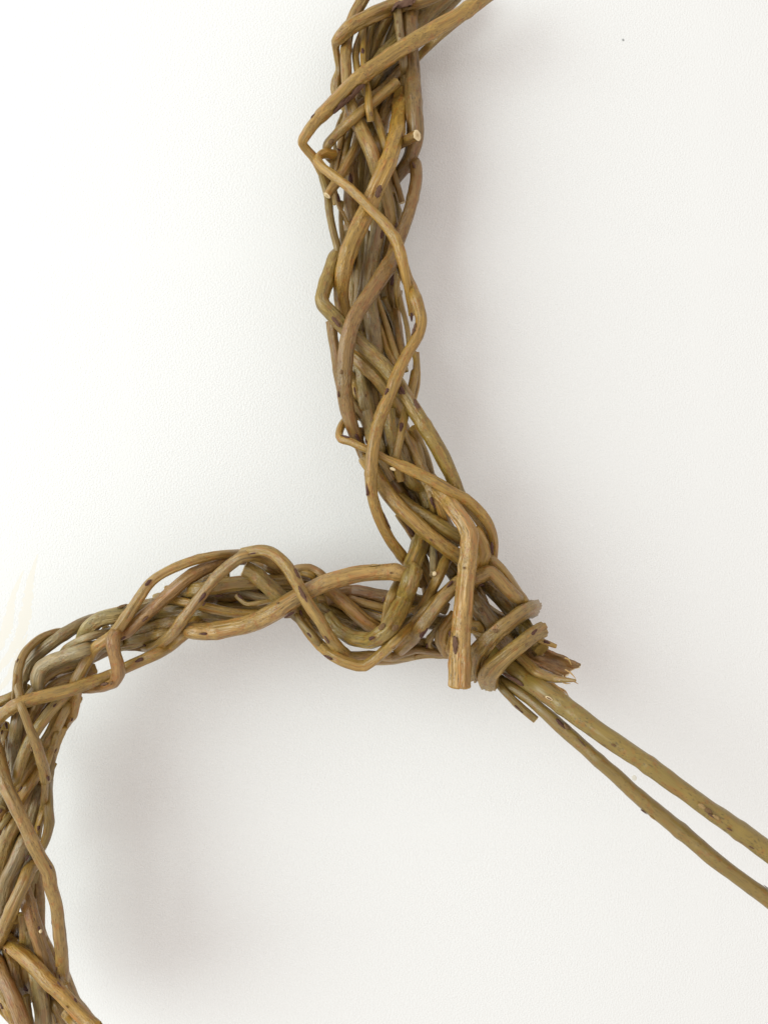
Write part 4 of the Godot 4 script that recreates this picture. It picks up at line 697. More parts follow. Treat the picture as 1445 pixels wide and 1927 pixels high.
	rod("willow_rod", "tan", "00", [V(-127.3,-72.8,40.4,2.26), V(-123.5,-78.0,44.0,2.23), V(-121.1,-82.1,46.7,2.20), V(-119.7,-84.8,48.1,2.19), V(-116.1,-90.1,49.8,2.18), V(-113.0,-95.6,50.6,2.17), V(-110.0,-101.2,51.2,2.17), V(-107.1,-107.0,51.5,2.16), V(-104.4,-111.9,51.3,2.16), V(-103.8,-117.2,50.7,2.15), V(-102.3,-122.8,50.6,1.98), V(-101.5,-128.4,50.6,1.99), V(-101.1,-135.2,50.0,2.07), V(-101.0,-141.6,49.2,2.19), V(-100.9,-144.4,48.9,2.19), V(-101.0,-149.2,46.3,2.21), V(-98.4,-153.0,48.2,2.19), V(-96.4,-155.5,49.1,2.18), V(-95.8,-157.5,48.2,2.19), V(-93.4,-158.2,50.7,2.17), V(-92.5,-158.1,52.0,2.16)])
	rod("willow_rod", "tan", "00", [V(-116.2,-81.9,31.4,1.88), V(-116.3,-84.8,38.2,1.83), V(-117.1,-86.3,39.4,1.82), V(-121.2,-92.0,36.4,1.84), V(-127.7,-100.0,29.8,1.89), V(-129.1,-102.0,30.1,1.89), V(-129.2,-102.9,32.9,1.87)])
	rod("willow_rod", "ochre", "00", [V(-112.8,-84.0,36.7,1.75), V(-114.5,-88.0,40.5,1.73), V(-115.6,-89.7,41.3,1.72), V(-119.4,-94.9,38.6,1.74), V(-123.4,-99.9,34.8,1.77), V(-126.1,-103.5,33.3,1.78)])
	rod("willow_rod", "brown", "00", [V(-117.0,-90.8,29.5,2.34), V(-117.4,-93.9,34.6,2.30), V(-118.8,-98.4,36.3,2.28), V(-119.7,-101.1,36.3,2.28), V(-120.1,-103.3,37.3,2.27), V(-123.1,-109.1,35.7,2.29)])
	rod("willow_rod", "grey", "00", [V(-115.1,-91.7,32.2,1.96), V(-115.0,-95.6,35.7,1.94), V(-116.2,-102.1,37.0,1.93), V(-117.6,-106.4,36.7,1.93), V(-118.1,-108.5,37.8,1.92), V(-119.9,-112.6,37.8,1.92)])
	rod("willow_rod", "olive", "00", [V(-114.0,-82.4,27.4,1.68), V(-113.0,-85.9,30.0,1.67), V(-113.2,-88.6,29.9,1.67), V(-113.7,-90.7,29.2,1.67), V(-113.1,-92.0,30.9,1.66), V(-111.3,-92.9,35.4,1.63), V(-109.8,-95.1,38.7,1.61), V(-108.8,-97.0,40.7,1.60), V(-108.4,-100.4,41.0,1.60), V(-109.3,-104.9,40.7,1.60), V(-111.5,-109.4,39.3,1.61), V(-116.6,-115.6,36.4,1.63), V(-120.1,-119.6,33.5,1.64)])
	rod("willow_rod", "ochre", "00", [V(-111.3,-97.2,37.2,1.22), V(-111.7,-99.7,39.2,1.22), V(-112.8,-103.0,39.1,1.22), V(-113.7,-107.4,38.0,1.22)])
	rod("willow_rod", "olive", "00", [V(-120.9,-101.5,36.6,2.45), V(-120.0,-101.6,40.3,2.42), V(-121.0,-103.7,41.0,2.41), V(-123.0,-109.2,40.5,2.42), V(-124.7,-115.7,40.0,2.42), V(-125.8,-120.0,39.2,2.43), V(-126.2,-125.5,37.6,2.45)])
	rod("willow_rod", "grey", "00", [V(-117.4,-106.4,37.1,2.48), V(-116.4,-106.6,40.7,2.45), V(-117.2,-109.4,42.0,2.43), V(-118.7,-113.6,42.9,2.42), V(-120.6,-117.5,43.2,2.42), V(-122.6,-124.8,42.0,2.43), V(-125.5,-132.5,38.2,2.47), V(-126.9,-134.9,36.9,2.48), V(-127.2,-136.6,38.6,2.47)])
	rod("willow_rod", "olive", "00", [V(-121.9,-98.4,39.8,1.04), V(-122.6,-100.4,42.1,1.03), V(-123.7,-101.9,42.7,1.03)])
	rod("willow_rod", "brown", "00", [V(-124.3,-97.7,37.0,1.23), V(-124.0,-97.4,41.4,1.20), V(-124.9,-98.2,41.9,1.20), V(-125.8,-98.9,41.4,1.20)])
	rod("willow_rod", "rust", "00", [V(-127.1,-94.6,31.2,1.97), V(-129.3,-98.4,27.9,1.99), V(-129.6,-100.0,28.1,1.99), V(-128.2,-104.2,34.5,1.94), V(-128.9,-106.7,34.4,1.95)])
	rod("willow_rod", "brown", "00", [V(-124.2,-96.4,26.1,2.74), V(-126.6,-102.6,25.4,2.74), V(-128.6,-109.5,25.9,2.74), V(-129.6,-113.9,26.3,2.73), V(-129.7,-117.1,27.2,2.73), V(-128.3,-120.4,31.8,2.68)])
	rod("willow_rod", "tan", "00", [V(-119.1,-96.3,26.5,2.73), V(-120.5,-103.1,27.6,2.72), V(-122.5,-109.1,27.4,2.72), V(-125.0,-116.1,26.5,2.73), V(-124.1,-120.7,32.4,2.67), V(-123.9,-121.2,33.2,2.66)])
	rod("willow_rod", "olive", "00", [V(-130.5,-84.6,24.1,2.02), V(-126.8,-87.5,32.6,1.96), V(-125.5,-88.5,34.6,1.94), V(-126.0,-90.9,32.6,1.96), V(-127.5,-95.1,27.9,1.99), V(-125.7,-100.4,27.7,1.99)])
	rod("willow_rod", "tan", "00", [V(-113.8,-114.8,40.9,2.07), V(-114.1,-115.2,42.8,2.05), V(-114.0,-116.6,45.1,2.03), V(-114.3,-118.4,46.7,2.02), V(-116.3,-123.3,48.3,2.01), V(-119.1,-129.3,47.4,2.02), V(-122.9,-135.8,43.6,2.05), V(-125.9,-140.2,39.6,2.08), V(-127.5,-142.3,37.3,2.10), V(-129.7,-145.2,33.4,2.13), V(-132.5,-148.7,28.5,2.17)])
	rod("willow_rod", "rust", "00", [V(-117.2,-122.7,39.8,2.17), V(-113.8,-126.6,43.9,2.14), V(-111.0,-132.2,45.6,2.12), V(-108.7,-138.4,46.1,2.11), V(-106.8,-143.4,46.8,2.18), V(-106.2,-144.8,47.0,2.20), V(-104.9,-148.6,46.0,2.21), V(-104.6,-152.0,44.0,2.23), V(-103.8,-154.9,42.6,2.24), V(-103.0,-162.4,37.5,2.29)])
	rod("willow_rod", "ochre", "00", [V(-128.2,-139.6,34.3,2.31), V(-124.9,-142.0,35.7,2.30), V(-118.4,-140.7,43.3,2.23), V(-112.7,-140.9,48.2,2.19), V(-106.6,-143.2,52.0,2.16), V(-103.0,-145.2,53.9,2.14), V(-98.0,-148.4,55.4,2.13), V(-92.6,-152.5,56.8,2.12), V(-88.5,-154.9,58.4,2.10), V(-87.1,-155.5,59.1,2.10)])
	rod("willow_rod", "brown", "00", [V(-116.9,-120.3,31.5,1.70), V(-114.2,-125.2,35.8,1.67), V(-112.9,-129.3,37.8,1.66), V(-111.7,-133.9,40.4,1.64), V(-111.1,-134.8,41.8,1.63), V(-111.1,-135.8,41.4,1.63), V(-111.8,-139.2,38.4,1.65), V(-111.2,-141.1,38.0,1.66), V(-110.6,-141.7,38.5,1.65)])
	rod("willow_rod", "ochre", "00", [V(-110.9,-141.2,37.8,1.31), V(-109.1,-141.4,40.3,1.30), V(-106.3,-146.3,40.9,1.29), V(-104.8,-149.1,41.1,1.32), V(-103.6,-152.0,41.5,1.46), V(-101.7,-154.9,42.7,1.46), V(-101.3,-162.0,38.1,1.48)])
	rod("willow_rod", "brown", "00", [V(-120.8,-134.0,36.8,2.10), V(-125.0,-141.5,30.5,2.15), V(-125.6,-143.8,29.5,2.16), V(-124.5,-147.2,31.3,2.15), V(-121.8,-152.3,34.3,2.12), V(-121.3,-158.5,34.2,2.12), V(-121.4,-159.6,33.7,2.13)])
	rod("willow_rod", "tan", "00", [V(-116.5,-130.0,41.7,1.63), V(-115.9,-136.5,41.8,1.63), V(-116.2,-143.7,40.8,1.64), V(-116.2,-148.0,40.6,1.64), V(-115.8,-150.1,41.2,1.64), V(-117.1,-157.6,37.4,1.66), V(-119.1,-163.3,32.5,1.69)])
	rod("willow_rod", "grey", "00", [V(-114.5,-134.8,41.9,1.63), V(-113.5,-142.0,41.1,1.64), V(-113.3,-147.6,40.1,1.64), V(-112.2,-149.3,41.6,1.63), V(-111.7,-152.4,41.0,1.64)])
	rod("willow_rod", "grey", "00", [V(-115.7,-145.5,36.7,2.54), V(-114.6,-148.4,37.5,2.53), V(-110.9,-147.7,44.4,2.47), V(-109.9,-151.4,45.1,2.46), V(-109.0,-157.9,45.1,2.46), V(-108.5,-164.6,45.5,2.46), V(-108.5,-165.5,45.5,2.46)])
	rod("willow_rod", "brown", "00", [V(-126.6,-143.0,32.1,2.32), V(-123.7,-146.4,35.5,2.29), V(-120.1,-147.4,40.5,2.25), V(-118.8,-149.0,42.5,2.23), V(-118.2,-151.6,42.5,2.23), V(-118.2,-156.5,40.0,2.25), V(-120.2,-164.6,34.0,2.30)])
	rod("willow_rod", "rust", "00", [V(-131.5,-147.7,31.4,2.53), V(-130.3,-148.9,32.3,2.53), V(-123.6,-147.3,42.3,2.43), V(-120.5,-148.2,46.1,2.39), V(-116.0,-152.4,49.4,2.36), V(-113.4,-156.0,50.8,2.35), V(-111.2,-161.2,51.5,2.34)])
	rod("willow_rod", "ochre", "00", [V(-126.5,-152.3,40.0,2.17), V(-121.5,-155.3,44.4,2.13), V(-119.3,-157.2,45.9,2.12), V(-116.3,-161.0,47.2,2.11), V(-115.1,-163.1,47.6,2.11)])
	rod("willow_rod", "ochre", "00", [V(-123.4,-158.2,44.8,0.85), V(-120.2,-161.8,44.7,0.85), V(-116.8,-165.4,44.8,0.85), V(-115.4,-166.3,45.3,0.85)])
	rod("willow_rod", "olive", "00", [V(-114.3,-154.6,44.6,1.10), V(-113.2,-161.1,45.1,1.10), V(-112.5,-165.1,45.5,1.10)])
	rod("willow_rod", "brown", "00", [V(-109.3,-156.0,39.7,2.25), V(-107.8,-157.8,40.3,2.25), V(-104.9,-158.8,43.3,2.22), V(-103.7,-161.8,42.9,2.22), V(-102.8,-166.3,42.6,2.23)])
	rod("willow_rod", "ochre", "00", [V(-105.5,-154.5,38.6,1.13), V(-104.7,-160.6,33.4,1.15), V(-102.1,-161.5,35.4,1.14), V(-93.5,-160.6,45.9,1.10), V(-89.6,-158.5,52.0,1.07), V(-88.1,-157.4,54.6,1.06)])
	rod("willow_rod", "olive", "00", [V(-104.0,-161.2,34.2,1.33), V(-97.7,-161.5,41.0,1.29), V(-93.2,-160.3,46.8,1.26), V(-88.4,-158.0,53.5,1.23), V(-86.9,-156.8,56.1,1.22)])
	rod("willow_rod", "ochre", "00", [V(-100.0,-157.6,48.5,1.84), V(-97.7,-158.1,50.3,1.83), V(-94.6,-157.4,54.0,1.80), V(-92.1,-159.1,54.7,1.79)])
	rod("willow_rod", "olive", "00", [V(-120.4,-140.1,30.3,2.51), V(-119.0,-146.7,30.5,2.51), V(-118.3,-154.2,29.4,2.52), V(-116.4,-160.1,31.1,2.51), V(-114.3,-166.0,32.7,2.49), V(-112.6,-171.4,33.7,2.48)])
	rod("willow_rod", "brown", "00", [V(-127.4,-150.1,29.1,2.53), V(-125.0,-156.4,29.9,2.52), V(-123.2,-163.2,30.2,2.52), V(-121.6,-168.9,30.6,2.51), V(-121.3,-169.5,30.9,2.51), V(-118.2,-172.8,34.3,2.48)])
	rod("willow_rod", "tan", "00", [V(-115.4,-151.7,33.3,2.31), V(-112.0,-157.3,35.1,2.29), V(-109.5,-162.7,35.9,2.29), V(-107.8,-169.2,36.9,2.28), V(-107.6,-170.0,37.0,2.28)])
	rod("willow_rod", "olive", "00", [V(-116.1,-115.1,33.3,2.49), V(-117.4,-117.9,31.0,2.51), V(-117.5,-120.2,31.8,2.50), V(-116.9,-122.6,34.3,2.48), V(-116.0,-128.4,37.4,2.45), V(-115.5,-131.4,38.6,2.44), V(-113.7,-134.5,41.2,2.41)])
	rod("willow_rod", "olive", "00", [V(-121.8,-116.9,27.3,2.36), V(-121.6,-121.0,32.9,2.31), V(-121.5,-123.0,35.7,2.29), V(-125.8,-132.0,31.7,2.32), V(-129.4,-140.9,28.5,2.35), V(-130.0,-142.9,28.2,2.35)])
	rod("stem", "moss", "00", [V(36.8,-48.8,26.9,3.27), V(40.6,-51.7,25.7,3.28), V(41.2,-52.1,26.3,3.28), V(42.6,-52.8,31.1,3.22), V(47.6,-55.9,35.8,3.22), V(51.1,-57.9,40.2,3.22), V(56.0,-61.0,43.0,3.24), V(60.8,-64.3,45.8,3.18), V(65.2,-67.4,48.2,3.10), V(69.8,-70.4,50.6,3.04), V(74.6,-73.5,52.8,2.99), V(79.4,-76.6,54.7,2.94), V(84.3,-80.0,56.3,2.89), V(89.2,-83.5,57.7,2.84), V(93.9,-86.8,58.9,2.80), V(98.6,-90.1,60.2,2.86), V(103.2,-93.2,61.4,2.93), V(107.8,-96.4,62.7,3.01), V(112.4,-99.7,63.9,3.06), V(116.8,-102.9,65.2,3.05), V(121.2,-106.2,66.5,3.03), V(123.4,-107.8,67.1,3.02)], "wide straight olive stem running out to the lower right")
	rod("stem", "moss", "00", [V(35.2,-54.6,25.5,1.83), V(38.9,-56.8,27.3,1.81), V(42.0,-58.3,31.9,1.80), V(47.1,-61.4,35.4,1.85), V(51.7,-64.8,38.8,2.00), V(56.2,-68.7,41.0,2.17), V(60.5,-72.5,42.9,2.23), V(64.5,-75.8,44.8,2.20), V(69.2,-79.8,47.0,2.20), V(73.5,-83.6,48.5,2.28), V(78.0,-87.7,49.8,2.38), V(82.6,-91.5,51.0,2.45), V(87.3,-95.2,52.4,2.51), V(91.7,-98.6,54.0,2.54), V(95.7,-101.9,56.1,2.48), V(99.6,-105.1,58.2,2.41), V(104.3,-108.4,59.9,2.34), V(108.9,-111.5,61.3,2.32), V(113.4,-114.6,62.5,2.45), V(117.2,-117.1,63.6,2.45), V(122.0,-120.3,64.9,2.42), V(124.3,-121.8,65.6,2.41)], "narrower olive stem below the wide one")
	rod("stem", "olive", "01", [V(32.8,-51.4,26.9,1.36), V(36.9,-54.8,29.4,1.35), V(37.4,-55.4,29.5,1.35), V(38.3,-57.7,30.3,1.35), V(40.0,-59.6,33.4,1.33), V(44.6,-64.0,35.5,1.32), V(49.3,-68.0,36.9,1.31), V(49.9,-68.5,37.1,1.31)], "short grooved stub sawn off below the binding")
	rod("stem", "ochre", "00", [V(49.1,-40.5,25.8,1.00), V(50.9,-42.2,33.9,0.97), V(51.4,-42.5,34.8,0.97), V(54.7,-43.6,35.6,0.91), V(56.9,-44.4,36.1,0.70)], "small pointed twig end behind the binding")
	rod("stem", "tan", "00", [V(44.4,-48.0,23.4,1.84), V(45.2,-48.4,30.7,1.79), V(49.2,-51.9,36.6,1.77), V(50.2,-52.6,38.3,1.74), V(53.5,-54.0,38.9,1.54), V(55.3,-54.5,38.9,1.38), V(59.1,-54.4,41.7,0.82), V(61.4,-54.1,43.7,0.43)])
	rod("splinter", "wood", "00", [V(48.5,-52.5,23.5,1.29), V(52.5,-55.8,29.9,1.28), V(55.8,-57.9,33.6,1.24), V(57.7,-58.9,34.7,0.88), V(60.1,-60.5,35.1,0.26)], "pale torn wood splinter")
	rod("willow_rod", "brown", "00", [V(13.1,200.1,5.3,2.36), V(8.6,193.4,5.5,2.36), V(4.3,187.0,5.4,2.36), V(1.7,183.0,5.1,2.36), V(-2.2,176.7,3.8,2.37), V(-4.3,172.0,4.1,2.37), V(-5.5,164.3,5.7,2.35), V(-6.4,155.5,7.4,2.34), V(-7.5,147.4,8.5,2.33), V(-8.4,139.4,9.2,2.33), V(-9.3,131.4,9.8,2.32), V(-9.9,123.5,10.4,2.32), V(-10.0,118.6,10.7,2.31), V(-9.4,110.9,11.4,2.31), V(-9.0,103.0,12.2,2.30), V(-9.3,94.8,13.4,2.29), V(-9.8,86.8,13.8,2.29), V(-9.9,79.2,14.0,2.29), V(-9.7,71.8,14.4,2.28), V(-9.3,64.1,14.9,2.28), V(-8.7,56.3,15.7,2.27), V(-7.9,48.3,16.6,2.27), V(-7.1,42.5,17.3,2.26), V(-5.3,35.1,18.4,2.25), V(-3.4,27.8,19.1,2.25), V(-2.0,22.3,20.3,2.24)])
	rod("willow_rod", "olive", "00", [V(16.2,198.0,8.4,2.14), V(12.0,191.3,8.5,2.14), V(8.0,184.6,8.8,2.13), V(4.6,177.6,9.1,2.13), V(1.7,171.1,8.5,2.14), V(0.7,167.4,6.9,2.15), V(-0.5,158.2,9.5,2.13), V(-1.5,149.5,11.7,2.11), V(-2.5,140.7,14.3,2.09), V(-3.3,132.5,17.6,2.07), V(-4.3,126.3,14.9,2.09), V(-5.2,119.1,14.1,2.10), V(-6.3,111.5,14.5,2.09), V(-7.2,103.7,15.4,2.09), V(-7.7,95.8,16.8,2.08), V(-8.1,88.1,17.4,2.07), V(-8.3,81.7,17.5,2.07), V(-8.4,74.2,17.9,2.07), V(-8.1,68.6,18.2,2.06), V(-7.1,61.2,18.7,2.06), V(-6.0,53.8,18.9,2.06), V(-4.7,46.3,19.4,2.06), V(-3.8,41.4,21.5,2.04), V(-2.6,35.8,22.3,2.03), V(-0.9,28.6,23.1,2.03), V(0.9,21.4,23.2,2.03), V(2.1,16.8,25.2,2.01)])
	rod("willow_rod", "brown", "00", [V(2.2,137.2,9.4,1.94), V(1.1,129.4,9.7,1.93), V(0.1,121.9,9.6,1.94), V(-0.5,114.5,9.4,1.94), V(-0.9,106.4,11.0,1.93), V(-1.1,98.4,11.6,1.92), V(-1.1,90.6,11.3,1.92), V(-1.0,83.2,10.1,1.93), V(-0.6,75.4,10.6,1.93), V(-0.1,68.3,12.8,1.91), V(0.7,60.6,14.1,1.90), V(1.8,53.0,15.1,1.90), V(2.7,45.3,16.1,1.89), V(3.6,37.6,17.8,1.88), V(4.3,31.8,19.2,1.87), V(5.3,27.6,15.9,1.89), V(5.8,24.7,17.2,1.88), V(6.5,20.8,20.3,1.86), V(7.2,17.0,22.5,1.85)])
	rod("willow_rod", "tan", "00", [V(-9.5,94.9,13.3,1.72), V(-10.7,87.5,13.8,1.72), V(-11.3,81.0,14.0,1.72), V(-11.5,73.4,14.3,1.71), V(-10.9,65.6,14.8,1.71), V(-10.3,57.7,15.6,1.71), V(-10.0,49.8,16.4,1.70), V(-9.3,42.2,17.5,1.69), V(-8.5,34.7,18.6,1.69), V(-8.3,32.8,18.9,1.69)])
	rod("willow_rod", "olive", "00", [V(4.3,80.2,11.2,2.12), V(3.8,74.6,10.9,2.12), V(3.4,69.4,12.6,2.11), V(3.2,65.5,13.1,2.10), V(3.8,57.8,14.3,2.09), V(4.2,50.1,15.4,2.09), V(3.8,42.5,16.5,2.08), V(3.3,34.7,18.4,2.06), V(3.1,32.8,19.2,2.06)])
	rod("willow_rod", "olive", "00", [V(-62.5,-37.3,19.7,2.43), V(-68.3,-39.0,22.2,2.41), V(-75.8,-41.5,21.1,2.42), V(-82.3,-43.5,22.7,2.40), V(-89.5,-45.5,23.4,2.39), V(-96.4,-47.6,23.7,2.39), V(-102.9,-50.5,24.2,2.39), V(-108.2,-53.4,24.7,2.38), V(-109.6,-54.3,24.8,2.38), V(-113.0,-58.5,25.1,2.38), V(-116.5,-64.1,26.4,2.37), V(-118.6,-69.9,29.8,2.34), V(-118.5,-70.4,31.0,2.33)])
	rod("willow_rod", "brown", "00", [V(-61.7,-39.3,23.6,2.39), V(-67.0,-40.3,23.8,2.39), V(-74.7,-42.0,22.0,2.41), V(-80.8,-43.2,22.5,2.40), V(-87.9,-44.8,23.1,2.40), V(-93.1,-46.3,23.4,2.39), V(-99.6,-49.3,24.1,2.39), V(-104.1,-51.8,24.7,2.38), V(-108.5,-56.0,25.1,2.38), V(-111.9,-59.8,25.4,2.38), V(-115.2,-65.7,27.3,2.36), V(-116.6,-68.6,28.4,2.35)])
	rod("willow_rod", "brown", "00", [V(-56.1,-30.2,21.4,2.23), V(-48.7,-30.8,21.7,2.22), V(-41.4,-31.4,21.5,2.23), V(-34.3,-32.1,20.1,2.24), V(-28.8,-32.7,19.2,2.24), V(-22.3,-33.1,19.5,2.24), V(-16.7,-33.5,21.0,2.23), V(-9.3,-34.6,21.6,2.23), V(-2.0,-35.8,21.6,2.23), V(5.3,-37.1,20.4,2.23), V(8.1,-37.5,20.4,2.24)])
	rod("willow_rod", "olive", "00", [V(-56.7,-27.4,18.8,2.25), V(-49.0,-26.9,20.0,2.24), V(-41.6,-26.8,20.7,2.23), V(-34.3,-27.4,19.5,2.24), V(-28.9,-28.2,18.8,2.25), V(-21.5,-29.7,19.0,2.25), V(-14.1,-31.1,19.1,2.25), V(-6.7,-32.3,19.2,2.25), V(0.7,-33.0,19.2,2.24), V(8.1,-33.5,19.3,2.24)])
	rod("splinter", "wood", "00", [V(56.2,-53.8,39.6,0.26), V(58.5,-54.4,41.0,0.26), V(61.1,-54.8,41.1,0.26), V(62.9,-55.8,41.1,0.09)], "pale torn wood splinter")
	rod("splinter", "wood", "00", [V(58.3,-50.7,42.8,0.26), V(59.9,-51.6,43.1,0.26), V(61.5,-53.5,43.6,0.09)], "pale torn wood splinter")
	rod("splinter", "wood", "00", [V(56.6,-54.6,41.1,0.22), V(58.7,-55.6,41.0,0.22), V(60.5,-55.8,40.7,0.09)], "pale torn wood splinter")
	rod("splinter", "wood", "00", [V(55.2,-56.2,32.6,0.36), V(58.0,-58.5,33.5,0.35), V(60.0,-59.5,34.5,0.35), V(61.1,-61.1,35.3,0.09)], "pale torn wood splinter")
	rod("splinter", "wood", "00", [V(58.2,-47.1,42.5,0.21), V(59.4,-47.5,42.7,0.21), V(60.2,-49.2,43.0,0.09)], "pale torn wood splinter")
	trough("split_bark", "rust", [V(46.1,-44.1,28.4,3.26), V(50.0,-47.0,28.8,3.61), V(54.0,-49.4,29.2,3.79), V(58.3,-51.3,30.0,3.78), V(62.7,-53.3,31.2,3.76)], Vector3(0.35, 0.45, 0.8), 3.3, 0.0009, 0.004)
	trough("split_bark", "brown", [V(46.3,-40.7,27.2,2.73), V(49.8,-43.7,27.6,2.90), V(52.7,-45.6,28.0,2.90), V(54.6,-46.6,28.4,2.71)], Vector3(0.2, 0.6, 0.7), 2.6, 0.0009, -0.001)
	mark(0, "scar", V3(-9.9,140.8,31.1), V3(-0.70,-0.71,0.04), V3(0.69,-0.68,0.24), 7.58, 3.04)
	mark(0, "scar", V3(-14.3,136.7,31.4), V3(-0.71,-0.71,0.03), V3(0.69,-0.69,0.24), 5.92, 2.74)
	mark(6, "scar", V3(3.6,175.1,23.6), V3(0.07,-0.67,0.74), V3(-0.68,0.57,0.46), 7.45, 3.76)
	mark(1, "scar", V3(7.1,175.5,25.3), V3(-0.88,-0.21,-0.43), V3(-0.20,0.15,0.97), 6.06, 3.42)
	mark(4, "bud", V3(-7.4,160.1,22.2), V3(0.02,-0.95,0.30), V3(-0.14,-0.02,0.99), 2.72, 1.73)
	mark(0, "bud", V3(-23.7,133.5,31.3), V3(-0.67,-0.74,-0.04), V3(-0.72,0.65,0.24), 2.30, 1.37)
	mark(13, "knot", V3(-18.0,126.1,28.5), V3(-0.57,-0.79,-0.24), V3(-0.00,0.01,1.00), 2.00, 1.84)
	mark(4, "knot", V3(-4.2,134.1,31.2), V3(0.14,-0.94,-0.31), V3(0.52,0.06,0.85), 1.65, 1.22)
	mark(0, "bud", V3(27.8,173.1,29.1), V3(-0.82,-0.57,0.03), V3(-0.54,0.79,0.29), 2.32, 1.84)
	mark(6, "knot", V3(4.5,168.3,25.9), V3(0.10,-0.97,0.23), V3(-0.36,-0.04,0.93), 1.34, 0.93)
	mark(6, "knot", V3(5.3,163.5,26.7), V3(0.13,-0.99,0.08), V3(-0.14,-0.02,0.99), 1.51, 0.93)
	mark(17, "scar", V3(-1.7,106.4,35.4), V3(-0.39,-0.90,-0.21), V3(0.30,-0.14,0.94), 3.56, 2.10)
	mark(19, "scar", V3(-10.6,107.6,36.7), V3(0.75,-0.65,0.11), V3(0.50,0.59,0.63), 2.58, 1.04)
	mark(23, "bud", V3(-15.9,110.0,21.0), V3(0.26,-0.95,0.18), V3(0.74,0.22,0.63), 3.08, 1.90)
	mark(19, "bud", V3(-15.7,125.3,24.2), V3(-0.83,0.10,0.55), V3(0.34,0.91,0.24), 1.52, 1.41)
	mark(34, "bud", V3(-0.7,95.8,24.8), V3(-0.17,-0.98,0.13), V3(0.74,-0.13,0.66), 3.04, 1.87)
	mark(24, "bud", V3(-11.8,116.9,20.6), V3(0.08,-0.98,-0.21), V3(-0.08,-0.01,1.00), 3.08, 2.22)
	mark(18, "scar", V3(10.2,119.3,25.5), V3(0.19,-0.78,0.60), V3(-0.33,0.08,0.94), 2.02, 1.09)
	mark(18, "bud", V3(4.1,98.9,24.7), V3(-0.35,-0.92,-0.18), V3(-0.91,0.34,0.24), 2.02, 1.25)
	mark(38, "bud", V3(2.9,81.9,19.0), V3(-0.08,-0.90,-0.43), V3(-0.17,-0.09,0.98), 3.79, 1.75)
	mark(19, "bud", V3(9.3,66.3,29.4), V3(0.05,-0.89,-0.46), V3(-0.01,-0.06,1.00), 3.32, 1.68)
	mark(37, "scar", V3(9.7,60.2,37.5), V3(-0.31,-0.94,0.10), V3(-0.92,0.31,0.24), 3.54, 2.23)
	mark(200, "knot", V3(-7.4,63.9,20.7), V3(0.13,-0.99,0.07), V3(0.04,0.01,1.00), 1.54, 0.95)
	mark(18, "knot", V3(-0.9,73.4,36.1), V3(-0.55,-0.80,0.25), V3(0.75,-0.48,0.46), 0.97, 0.75)
	mark(18, "knot", V3(-14.2,45.9,38.0), V3(-0.03,-0.99,-0.11), V3(-0.46,0.02,0.89), 1.28, 0.89)
	mark(36, "scar", V3(5.6,40.0,36.8), V3(0.53,-0.80,0.27), V3(-0.07,-0.03,1.00), 3.55, 1.94)
	mark(36, "scar", V3(-16.0,63.1,35.5), V3(0.63,-0.76,-0.15), V3(-0.25,-0.21,0.95), 3.56, 1.35)
	mark(37, "bud", V3(0.8,39.1,40.4), V3(-0.41,-0.91,0.07), V3(-0.71,0.32,0.62), 2.23, 1.62)
	mark(36, "bud", V3(6.1,39.9,36.8), V3(0.53,-0.80,0.27), V3(0.05,0.03,1.00), 3.22, 1.94)
	mark(36, "scar", V3(11.1,34.9,38.0), V3(0.51,-0.85,0.13), V3(0.60,0.37,0.71), 3.85, 2.08)
	mark(37, "scar", V3(-4.3,30.0,40.3), V3(-0.30,-0.95,0.07), V3(-0.93,0.29,0.24), 1.27, 0.88)
	mark(52, "knot", V3(-6.2,39.7,28.1), V3(0.19,-0.95,0.26), V3(0.17,0.06,0.98), 1.17, 0.62)
	mark(54, "bud", V3(5.6,28.0,36.5), V3(-0.19,-0.95,0.24), V3(-0.36,0.08,0.93), 2.90, 1.94)
	mark(51, "bud", V3(-12.9,25.0,35.7), V3(0.90,-0.27,0.34), V3(0.20,0.93,0.30), 3.24, 1.35)
	mark(51, "cut", V3(2.9,14.1,38.5), V3(0.92,-0.38,0.06), V3(-0.37,-0.90,0.24), 2.08, 1.18)
	mark(18, "bud", V3(-8.8,24.8,32.3), V3(0.32,-0.75,-0.58), V3(0.21,-0.20,0.96), 2.95, 1.67)
	mark(37, "bud", V3(-5.4,7.3,41.4), V3(0.08,-0.99,-0.13), V3(-0.82,-0.07,0.56), 3.80, 1.76)
	mark(18, "bud", V3(-15.0,39.0,36.1), V3(0.11,-0.97,-0.22), V3(-0.84,-0.11,0.53), 1.94, 1.19)
	mark(57, "bud", V3(15.8,3.5,36.1), V3(0.20,-0.94,-0.28), V3(0.11,-0.06,0.99), 2.59, 1.64)
	mark(18, "knot", V3(-14.0,46.0,38.1), V3(-0.03,-0.99,-0.11), V3(-0.37,0.01,0.93), 1.44, 0.89)
	mark(50, "bud", V3(-6.1,23.8,32.6), V3(0.14,-0.75,0.65), V3(-0.93,0.07,0.36), 1.97, 1.21)
	mark(18, "bud", V3(-9.7,40.2,35.0), V3(0.12,-0.97,-0.23), V3(0.96,0.12,0.24), 2.27, 1.20)
	mark(37, "scar", V3(1.0,-2.8,37.6), V3(0.36,-0.90,-0.26), V3(0.91,0.33,0.24), 4.82, 1.34)
	mark(55, "bud", V3(16.5,2.4,34.8), V3(0.52,-0.84,-0.16), V3(-0.82,-0.52,0.24), 3.25, 1.80)
	mark(67, "bud", V3(35.2,-12.0,39.6), V3(0.06,-0.98,-0.17), V3(0.97,0.06,0.24), 4.15, 1.91)
	mark(94, "scar", V3(9.2,-6.5,26.7), V3(0.45,-0.71,-0.55), V3(0.25,-0.21,0.95), 4.35, 1.55)
